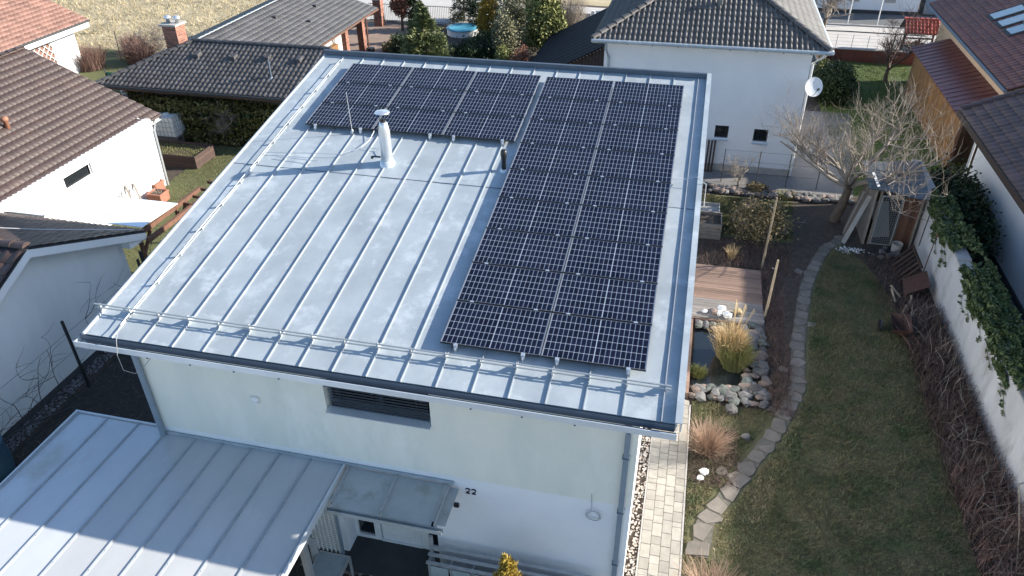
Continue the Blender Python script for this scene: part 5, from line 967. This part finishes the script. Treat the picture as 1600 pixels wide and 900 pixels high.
# shed and clutter
SHD = thing('garden_shed', (17.9, 17.8, 0), 'small old shed with a blue grey corrugated roof and a wire cage door', 'shed')
q = MB(); n_ = 60; P0 = np.array([16.75, 17.05, 2.22]); P1 = np.array([18.62, 16.55, 2.18]); P2 = np.array([18.78, 19.3, 2.42]); P3 = np.array([16.75, 19.0, 2.40]); V = []
nn = 120
for j in range(nn+1):
    t_ = j/nn; a = P0+(P3-P0)*t_; b_ = P1+(P2-P1)*t_; h_ = .022*math.cos(t_*2*math.pi*17)
    for i in range(4): p = a+(b_-a)*i/3; V.append((p[0], p[1], p[2]+h_+.03*math.sin(i*2.0+t_*3)))
q.add(V, [(j*4+i, j*4+i+1, j*4+i+5, j*4+i+4) for j in range(nn) for i in range(3)]); k_ = len(V); q.add([(a, b_, c-.015) for a, b_, c in V], [(j*4+i, j*4+i+4, j*4+i+5, j*4+i+1) for j in range(nn) for i in range(3)]); link('roof', q, 'corrugated', SHD)
for k in range(9): link('side_board', MB().box((17.0, 17.2+k*.2, 0), (17.03, 17.39+k*.2, 2.15)), 'wood_grey', SHD)
for k in range(4): link('side_board', MB().box((18.02+k*.16, 17.2, 0), (18.17+k*.16, 17.23, 2.1)), 'wood_brown', SHD)
for k in range(12): link('back_board', MB().box((17.05+k*.14, 18.95, 0), (17.18+k*.14, 18.98, 2.3)), 'wood_dark', SHD)
for x in (17.05, 17.22, 17.98, 18.6): link('post', MB().box((x-.035, 17.12, 0), (x+.035, 17.19, 2.15)), 'wood_grey', SHD)
DR = link('cage_door', MB().box((17.26, 17.08, .05), (17.29, 17.11, 2.0)).box((17.93, 17.08, .05), (17.96, 17.11, 2.0)).box((17.29, 17.08, 1.97), (17.93, 17.11, 2.0)).box((17.29, 17.08, .05), (17.93, 17.11, .08)), 'galv', SHD)
q = MB()
for k in range(9): q.box((17.33+k*.07, 17.09, .08), (17.337+k*.07, 17.10, 1.97))
for k in range(26): q.box((17.29, 17.09, .1+k*.073), (17.93, 17.10, .107+k*.073))
tag(link('door_wires', q, 'galv', DR), kind='stuff')
tag(link('leaning_board', MB().bar((17.75, 17.7, .05), (17.55, 18.3, 1.2), .55, .02, (0, 1, 0)), 'concrete'), 'pale board leaning inside the wire cage of the shed', 'board'); tag(link('roof_lath', MB().bar((16.95, 17.9, 2.46), (17.05, 17.1, 2.30), .09, .02), 'white_thing'), 'short pale lath lying on the corrugated shed roof', 'lath')
q = thing('leaning_boards', (16.85, 17.6, 0), 'weathered white boards leaning on the left side of the shed', 'boards')
for k in range(5): link('board', MB().bar((16.35+.05*k, 17.0+.25*k, 0), (16.95, 17.5+.25*k, 1.75-.07*k), .16, .025, (0, 1, 0)), 'concrete' if k in (0, 3) else 'wood_grey', q)
t = thing('bucket', (18.15, 16.75, 0), 'dull white bucket in front of the shed', 'bucket'); link('pail', MB().lathe((18.1, 16.8, 0), [(.15, 0), (.19, .34), (.17, .34), (.14, .05)], 14), 'concrete', t)
mr = random.Random(44)
for k in range(9): x, y = mr.uniform(17.1, 18.3), mr.uniform(16.1, 16.9); tag(link('stone', MB().rock((x, y, .08), mr.uniform(.09, .17), mr), 'stone'), 'grey fieldstone in the untidy pile in front of the shed', 'stone', 'stones in front of the shed')
t = thing('wire_rack', (18.05, 15.2, 0), 'rusty grid crate leaning against the garden wall', 'crate')
for k in range(6): link('slat', MB().bar((17.8, 14.6+k*.26, .05), (18.35, 14.65+k*.26, .75), .09, .03), 'wood_dark', t)
for s in (0, 1): link('side_bar', MB().bar((17.8+.55*s, 14.5, .06+.7*s), (17.8+.55*s, 16.0, .06+.7*s), .06, .05), 'wood_dark', t)
tag(link('rusty_sheet', MB().prism([(17.75, 13.5, .25), (18.5, 13.7, .55), (18.55, 14.6, .6), (17.85, 14.4, .3)], (0, 0, .02)), 'rust'), 'rusty brown sheet lying tilted by the garden wall', 'sheet')
t = thing('wheelbarrow', (17.3, 11.6, 0), 'upturned rusty wheelbarrow on the edge of the flower bed', 'wheelbarrow')
link('tray', MB().add([(17.0, 11.2, .45), (17.5, 11.1, .5), (17.6, 12.0, .5), (17.1, 12.1, .42), (17.1, 11.4, .16), (17.4, 11.3, .16), (17.45, 11.8, .16), (17.2, 11.85, .16), (16.98, 11.18, .46), (17.52, 11.08, .51), (17.62, 12.02, .51), (17.08, 12.12, .43)], [(0, 1, 5, 4), (1, 2, 6, 5), (2, 3, 7, 6), (3, 0, 4, 7), (4, 5, 6, 7), (8, 9, 1, 0), (9, 10, 2, 1), (10, 11, 3, 2), (11, 8, 0, 3)]), 'rust', t)
for s in (-.16, .16): link('handle', MB().tube([(17.3+s, 12.0, .25), (17.55+s, 10.6, .35)], .022, 6), 'wood_brown', t)
link('wheel', MB().add(*(lambda c: ([(16.78+.03*s, 11.7+.18*math.cos(a*.52), .2+.18*math.sin(a*.52)) for s in (-1, 1) for a in range(12)], [tuple(range(12))[::-1], tuple(range(12, 24))]+[(i, (i+1) % 12, 12+(i+1) % 12, 12+i) for i in range(12)]))(0)), 'black_metal', t)
t = thing('garden_tool', (18.6, 15.0, 0), 'garden tool with a wooden handle leaning on the garden wall near the shed', 'tool'); link('handle', MB().tube([(18.45, 14.6, .02), (18.73, 15.3, 1.55)], .016, 6), 'wood_brown', t); link('grip', MB().tube([(18.73, 15.3, 1.55), (18.74, 15.36, 1.7)], .03, 6), 'terracotta', t)
t = thing('dark_pole', (18.6, 16.5, 0), 'short dark metal pole leaning on the garden wall beside the ivy', 'pole'); link('shaft', MB().tube([(18.5, 15.9, .8), (18.72, 16.5, 1.75)], .018, 6), 'slab', t)
for k in range(5): x, y = 17.5+.2*(k % 3), 12.4+.3*k; tag(link('branch_piece', MB().tube([(x, y, .1), (x+mr.uniform(-.3, .3), y+mr.uniform(.3, .8), .3)], .035, 6), 'wood_pale'), 'cut pale branch lying in the brown flower bed', 'branch', 'cut branches in the flower bed')
pt = MB()
for k in range(90): x, y = 16.5+mr.gauss(0, .22), 16.45+mr.gauss(0, .13); a = mr.uniform(0, 3); pt.add([(x+.035*math.cos(a+i*1.57), y+.035*math.sin(a+i*1.57), .05+mr.uniform(0, .02)) for i in range(4)], [(0, 1, 2, 3)])
tag(link('white_petals', pt, 'white_thing'), 'patch of white scraps on the grass in front of the shed', 'scraps', kind='stuff')
# flower bed with dry stems on the right
V1, F1 = stems((0, 0), 0, .6, .75, 3600, .009, 101, box=(17.45, -4, 18.6, 6)); V2, F2 = stems((0, 0), 0, .5, .6, 4600, .009, 102, box=(17.4, 5, 18.65, 13)); V3, F3 = stems((0, 0), 0, .35, .4, 900, .006, 103, box=(17.0, 13, 18.6, 16.2))
tag(link('dry_perennials', MB().raw(V2, F2).raw(V3, F3), 'twig_brown'), 'tangle of dark brown dead perennials in the bed below the ivy covered wall', 'dead plants', kind='stuff'); tag(link('dry_perennials', MB().raw(V1, F1), 'twig_red'), 'tangle of reddish dead stems in the bed at the bottom right', 'dead plants', kind='stuff')
V, F = stems((0, 0), 0, .8, .9, 420, .010, 131, box=(17.6, -3, 18.5, 12.5)); tag(link('pale_stalks', MB().raw(V, F), 'twig'), 'scattered taller pale dead stalks standing out of the bed along the garden wall', 'dead plants', kind='stuff')
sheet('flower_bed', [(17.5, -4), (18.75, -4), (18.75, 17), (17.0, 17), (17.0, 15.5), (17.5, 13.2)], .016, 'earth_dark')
# big orchard tree
bare('orchard_tree', 'big leafless orchard tree with pale upright shoots beside the shed', 16.25, 18.75, 1.5, .17, 3.7, 4.0, 104, 'tree', 'twig', n0=9, depth=3, up=.7, kids=(6, 6, 5), rise0=.6, tw=.0055, lean=(.25, .1))
# walls of rubble north of the lawn
RB = random.Random(55)
for k in range(130):
    x = 11.5+k*.043+RB.uniform(-.1, .1); y = 20.4+RB.uniform(-.22, .3); r_ = RB.uniform(.09, .19); tag(link('field_stone', MB().rock((x, y, .07), r_, RB), 'stone' if RB.random() < .75 else 'stone_warm'), 'fieldstone in the rubble row behind the side lawn, %s' % ('left quarter', 'second quarter from left', 'third quarter', 'end by the orchard tree')[min(3, k//33)], 'stone', 'stones of the rubble row')
V, F = leaves((13.4, 20.55, .2), (.45, .3, .25), 900, .06, 20, seed=105); t = thing('cushion_plant', (13.4, 20.5, 0), 'low olive cushion plant on the rubble row', 'plant'); link('foliage', MB().raw(V, F), 'leaf_beige', t)
V, F = stems((14.6, 20.4), .35, .2, .25, 300, .01, 106); t = thing('cushion_plant', (14.6, 20.4, 0), 'dry yellowish tuft on the rubble row left of the orchard tree', 'plant'); link('stems', MB().raw(V, F), 'straw_green', t)
board_box('planter_box', 'grey wooden planter box beside the right edge of the solar roof', 'planter', 11.1, 16.3, 12.0, 17.3, .62, 'wood_grey', 4); board_box('planter_box', 'second smaller planter box with a stone top behind the grey one', 'planter', 11.15, 17.9, 11.95, 18.7, .3, 'concrete', 2, fill='concrete')
DF = thing('dark_pergola', (11.5, 22.2, 0), 'short dark slatted frame in front of the white house wall', 'trellis')
for k in range(4): link('upright', MB().box((11.15+k*.13, 22.15, 0), (11.22+k*.13, 22.22, 1.45)), 'wood_dark', DF)
bare('bare_bush', 'pale arching leafless bush in front of the white house', 12.7, 21.0, .35, .04, 1.0, 1.6, 107, 'shrub', 'twig', n0=8, depth=2, up=-.1)
WF = thing('wire_fence', (14, 21.2, 0), 'thin metal posts and wires in front of the white house', 'fence')
for x in (12.0, 13.4, 14.6, 15.8): link('post', MB().tube([(x, 21.3, 0), (x, 21.3, 1.5)], .02, 5), 'slab', WF)
for z in (.5, 1.0, 1.45): link('wire', MB().tube([(12, 21.3, z), (15.8, 21.3, z)], .006, 4), 'slab', WF)
# beige shrub, poles, stepping stones
t = thing('leafy_shrub', (13.35, 16.6, 0), 'broad airy shrub with beige green leaves beside the two tall poles', 'shrub'); V, F = leaves((13.35, 16.8, .75), (1.25, 1.2, .75), 5200, .065, 170, .2, 108); link('foliage', MB().raw(V, F), 'leaf_beige', t); a, b_ = branch_tree((13.35, 16.8, 0), .2, .03, 1.2, 1.4, 109, 9, 2, .2); link('stem', a, 'bark', t); link('branches', b_, 'twig', t)
V, F = stems((0, 0), 0, .25, .35, 1500, .006, 110, box=(11.3, 14.3, 14.4, 16.0)); tag(link('dead_stalks', MB().raw(V, F), 'twig_brown'), 'low brown dead stalks in the shaded bed behind the wooden deck', 'dead plants', kind='stuff')
V, F = stems((12.4, 15.0), .12, .3, .6, 120, .007, 111); t = thing('dry_tuft', (12.4, 15.0, 0), 'small straw tuft behind the wooden deck', 'grass tuft'); link('stalks', MB().raw(V, F), 'straw', t)
for i, (x, y, h_) in enumerate(((13.42, 14.59, 2.75), (13.39, 11.51, 2.21))):
    t = thing('wooden_pole', (x, y, 0), ['taller pale wooden pole at the far corner of the deck', 'shorter pale wooden pole at the near corner of the deck'][i], 'pole', 'pale poles beside the deck'); link('shaft', MB().tube([(x, y, -.05), (x+.02, y, h_*.5), (x+.03, y, h_)], [.04, .036, .03], 8), 'wood_pale', t); link('hook', MB().tube([(x, y, h_*.85), (x-.09, y, h_*.87)], .012, 5), 'galv', t)
DK = thing('wooden_deck', (12.2, 12.5, 0), 'low wooden deck of brown and greyed planks at the head of the pond', 'deck'); n_ = 26; y = 10.98; mr = random.Random(12)
while y < 14.1:
    wd_ = .122; link('plank', MB().box((11.1+mr.uniform(0, .015), y, .15), (13.36-mr.uniform(0, .03), y+wd_-.008, .185+mr.uniform(0, .004))), 'wood_deck' if y > 12.05 else 'wood_deck_grey', DK); y += wd_
link('joist', MB().box((11.15, 10.98, .0), (11.25, 14.1, .148)), 'wood_dark', DK); link('joist', MB().box((13.2, 10.98, .0), (13.3, 14.1, .148)), 'wood_dark', DK); link('edge_board', MB().box((11.1, 10.93, .02), (12.6, 10.965, .17)), 'wood_deck', DK)
for k in range(8): y = 7.3+k*.46; link('side_plank', MB().box((10.75, y, .16), (11.22, y+.45, .20)), 'wood_deck', DK)
link('side_beam', MB().box((11.12, 7.3, .0), (11.22, 10.92, .155)), 'wood_deck', DK)
for k in range(14): link('terrace_board', MB().box((10.2+k*.0, 11.0+k*.23, .15), (11.09, 11.0+k*.23+.222, .18)), 'wood_deck', DK)
mr = random.Random(77)
for i, (x, y, r_, m_) in enumerate(((11.85, 11.25, .13, 'stone_warm'), (12.05, 11.45, .15, 'white_thing'), (12.0, 11.2, .12, 'white_thing'), (12.25, 11.15, .15, 'white_thing'), (12.55, 11.4, .15, 'straw'), (11.55, 11.25, .09, 'white_thing'))):
    tag(link('deck_stone', MB().rock((x, y, .185+r_*.5), r_, mr, .75), m_), ['tan rounded stone on the near edge of the deck', 'topmost white stone on the deck', 'white stone beside the tan one on the deck', 'flat white stone at the right of the group on the deck', 'straw coloured stone on the deck behind the tall grass', 'small white shell like stone at the left end of the deck group'][i], 'stone', 'pale stones on the deck')
struct('pond', MB().box((11.3, 7.9, .0), (12.75, 10.9, .025)), 'water')
PS = random.Random(31); cnt = 0
def pstone(x, y, z, r_):
    m_ = PS.choice(['stone', 'stone', 'stone', 'stone_green', 'stone_green', 'stone_warm']); tag(link('pond_stone', MB().rock((x, y, z), (r_, r_*PS.uniform(.55, .85), r_*.55), PS, .6, .30), m_), 'rough %s stone in the %s rim of the pond' % ({'stone': 'grey', 'stone_green': 'green grey'}.get(m_, 'reddish'), 'near' if y < 7.88 else ('right hand' if x > 12.65 else 'far')), 'stone', 'stones around the pond')
for k in range(33): pstone(11.38+(k % 11)*.185+PS.uniform(-.06, .06), 7.38+(k//11)*.2+PS.uniform(-.06, .06), .10+.04*(k//11 == 1), PS.uniform(.11, .21))
for k in range(36): pstone(12.78+(k % 3)*.23+PS.uniform(-.06, .06), 7.95+(k//3)*.27+PS.uniform(-.07, .07), .10, PS.uniform(.13, .25))
for k in range(8): pstone(11.4+(k % 4)*.22, 10.6+(k//4)*.16, .1, PS.uniform(.12, .2))
V, F = stems((12.25, 9.4), .30, .42, 1.25, 1150, .009, 120, bend=.7); t = thing('reed_clump', (12.25, 9.4, 0), 'tall clump of straw yellow pond grass with green at its foot', 'ornamental grass'); link('blades', MB().raw(V, F), 'straw', t); V, F = stems((12.45, 9.0), .36, .36, .9, 1400, .009, 121, bend=.6); link('green_blades', MB().raw(V, F), 'straw_green', t)
for k in range(8): a, b_ = mr.uniform(-.1, .55), mr.uniform(0, .45); link('seed_head', MB().tube([(12.3+.02*k, 9.45, 0), (12.35+a*.5, 9.6+b_*.5, .9), (12.4+a, 9.8+b_, mr.uniform(1.3, 1.7))], [.004, .004, .010], 4), 'straw', t)
V, F = stems((11.45, 8.35), .22, .12, .3, 500, .008, 122); t = thing('pond_sedge', (11.45, 8.35, 0), 'yellow green sedge tuft at the near left corner of the pond', 'grass tuft'); link('blades', MB().raw(V, F), 'leaf_light', t)
V, F = stems((11.75, 5.35), .2, .6, .85, 750, .006, 123, bend=.3); t = thing('dry_shrub', (11.75, 5.35, 0), 'fanned reddish straw clump beside the paved path', 'ornamental grass'); link('stalks', MB().raw(V, F), 'straw_red', t)
V, F = stems((11.9, 1.1), .3, .65, .8, 700, .007, 124, bend=.3); t = thing('dry_shrub', (11.9, 1.2, 0), 'reddish dry clump at the bottom edge beside the end of the stepping stones', 'ornamental grass'); link('stalks', MB().raw(V, F), 'straw_red', t)
V, F = stems((0, 0), 0, .4, .4, 1900, .006, 125, box=(13.3, 7.0, 14.0, 14.4)); tag(link('heather', MB().raw(V, F), 'twig_brown'), 'low reddish brown dry shrubs left of the stepping stones', 'dead plants', kind='stuff')
V, F = stems((0, 0), 0, .2, .18, 1400, .005, 126, box=(11.4, 4.2, 12.5, 6.3)); tag(link('bed_litter', MB().raw(V, F), 'twig_brown'), 'dry litter and low stalks in the small bed beside the fanned straw clump', 'dead plants', kind='stuff')
sheet('small_bed', [(11.35, 4.3), (12.0, 4.3), (12.5, 5.3), (12.4, 6.2), (11.35, 6.3)], .014, 'earth')
for i, (x, y, r_, m_) in enumerate(((12.73, 6.05, .13, 'stone'), (11.72, 4.62, .12, 'white_thing'), (11.62, 4.4, .09, 'white_thing'), (12.35, 7.0, .2, 'stone'))): tag(link('loose_stone', MB().rock((x, y, .08), r_, mr), m_), ['grey stone by itself in the small bed', 'larger of two white stones in the small bed', 'smaller of two white stones in the small bed', 'flat grey stone below the pond rim'][i], 'stone')
SP = thing('stepping_stones', (14, 9, 0), 'winding path of irregular flat flagstones through the lawn', 'path')
cl = [(16.49, 17.5), (15.73, 16.5), (15.29, 15.42), (14.90, 14.07), (14.66, 12.84), (14.50, 11.72), (14.32, 10.36), (14.22, 9.14), (14.18, 8.4), (13.86, 7.43), (13.55, 6.62), (13.12, 5.75), (12.76, 5.05), (12.44, 4.40), (12.06, 3.65), (11.78, 3.12), (11.72, 2.50), (11.66, 2.15)]
d_ = [0]
for a, b_ in zip(cl, cl[1:]): d_.append(d_[-1]+math.dist(a, b_))
def onpath(s):
    for i in range(len(cl)-1):
        if s <= d_[i+1] or i == len(cl)-2: t_ = (s-d_[i])/(d_[i+1]-d_[i]); p = np.array(cl[i])*(1-t_)+np.array(cl[i+1])*t_; v = np.array(cl[i+1])-np.array(cl[i]); return p, v/np.linalg.norm(v)
s = .1; fr = random.Random(8)
flags = []
sheet('path_sand', [(p[0]-.20, p[1]) for p in cl]+[(p[0]+.20, p[1]) for p in cl[::-1]], .03, 'path_sand')
while s < d_[-1]:
    L = fr.uniform(.34, .48)*(1+.2*(s > 11)); p, v = onpath(s+L/2); nv_ = np.array([-v[1], v[0]]); wd_ = (.20+.04*min(1, max(0, (s-7)/8)))*fr.uniform(.9, 1.12)
    p = p+nv_*fr.uniform(-.03, .03); flags.append((p, v, nv_, L/2-.008, wd_))
    if fr.random() < .07: flags.append((p+nv_*(wd_+.17)*fr.choice([-1, 1]), v, nv_, L*.3, .15))
    s += L
for (p, v, nv_, hl, hw) in flags:
    base_ = [(-1, -.72), (-.62, -1), (.1, -1.04), (.7, -.98), (1, -.6), (1.02, .1), (.92, .75), (.4, 1.02), (-.3, .98), (-.88, .9), (-1.02, .15)]
    drop = fr.sample(range(11), 4); sk2 = fr.uniform(-.22, .22); pts = []
    for k, (a, c) in enumerate(base_):
        if k in drop: continue
        pts.append(p+v*hl*(a*fr.uniform(.93, 1.03)+sk2*c*.6)+nv_*hw*c*fr.uniform(.82, 1.12))
    n_ = len(pts); h_ = .045+fr.uniform(0, .014); q = MB(); k0 = [(a[0], a[1], 0) for a in pts]+[(a[0], a[1], h_-.01) for a in pts]+[(a[0]*.95+p[0]*.05, a[1]*.95+p[1]*.05, h_) for a in pts]
    q.add(k0, [(i, (i+1) % n_, n_+(i+1) % n_, n_+i) for i in range(n_)]+[(n_+i, n_+(i+1) % n_, 2*n_+(i+1) % n_, 2*n_+i) for i in range(n_)]+[tuple(range(2*n_, 3*n_))]); link('flagstone', q, 'flag', SP)
# grass
strip = [(p[0]-.33, p[1]) for p in cl]+[(p[0]+.30, p[1]) for p in cl[::-1]]
V, F = blades([(x+.0, y) for x, y in LAWN], 230000, .085, .009, 0, 30, 1.0, holes=(strip,)); tag(link('grass', MB().raw(V, F), 'blade_dark'), 'short patchy winter grass of the long lawn in the shade of the right house', 'grass', kind='stuff')
V, F = blades([(13.9, 7.2), (11.35, 4), (11.35, 1), (13, 3), (14.2, 7.2)], 9000, .08, .008, 0, 31, .8, holes=(strip,)); tag(link('grass', MB().raw(V, F), 'blade_dry'), 'yellowish dry grass around the lower stepping stones', 'grass', kind='stuff')
V, F = blades([(11.35, 16.8), (14.6, 16.8), (14.8, 19.9), (11.35, 19.9)], 22000, .07, .009, 0, 32, .8); tag(link('grass', MB().raw(V, F), 'blade'), 'bright green grass of the small side lawn behind the leafy shrub', 'grass', kind='stuff')
V, F = blades(rect(-11, 7.9, .3, 20.3), 60000, .06, .009, 0, 33, .8); tag(link('grass', MB().raw(V, F), 'blade'), 'short green grass of the left back lawn around the raised bed', 'grass', kind='stuff')
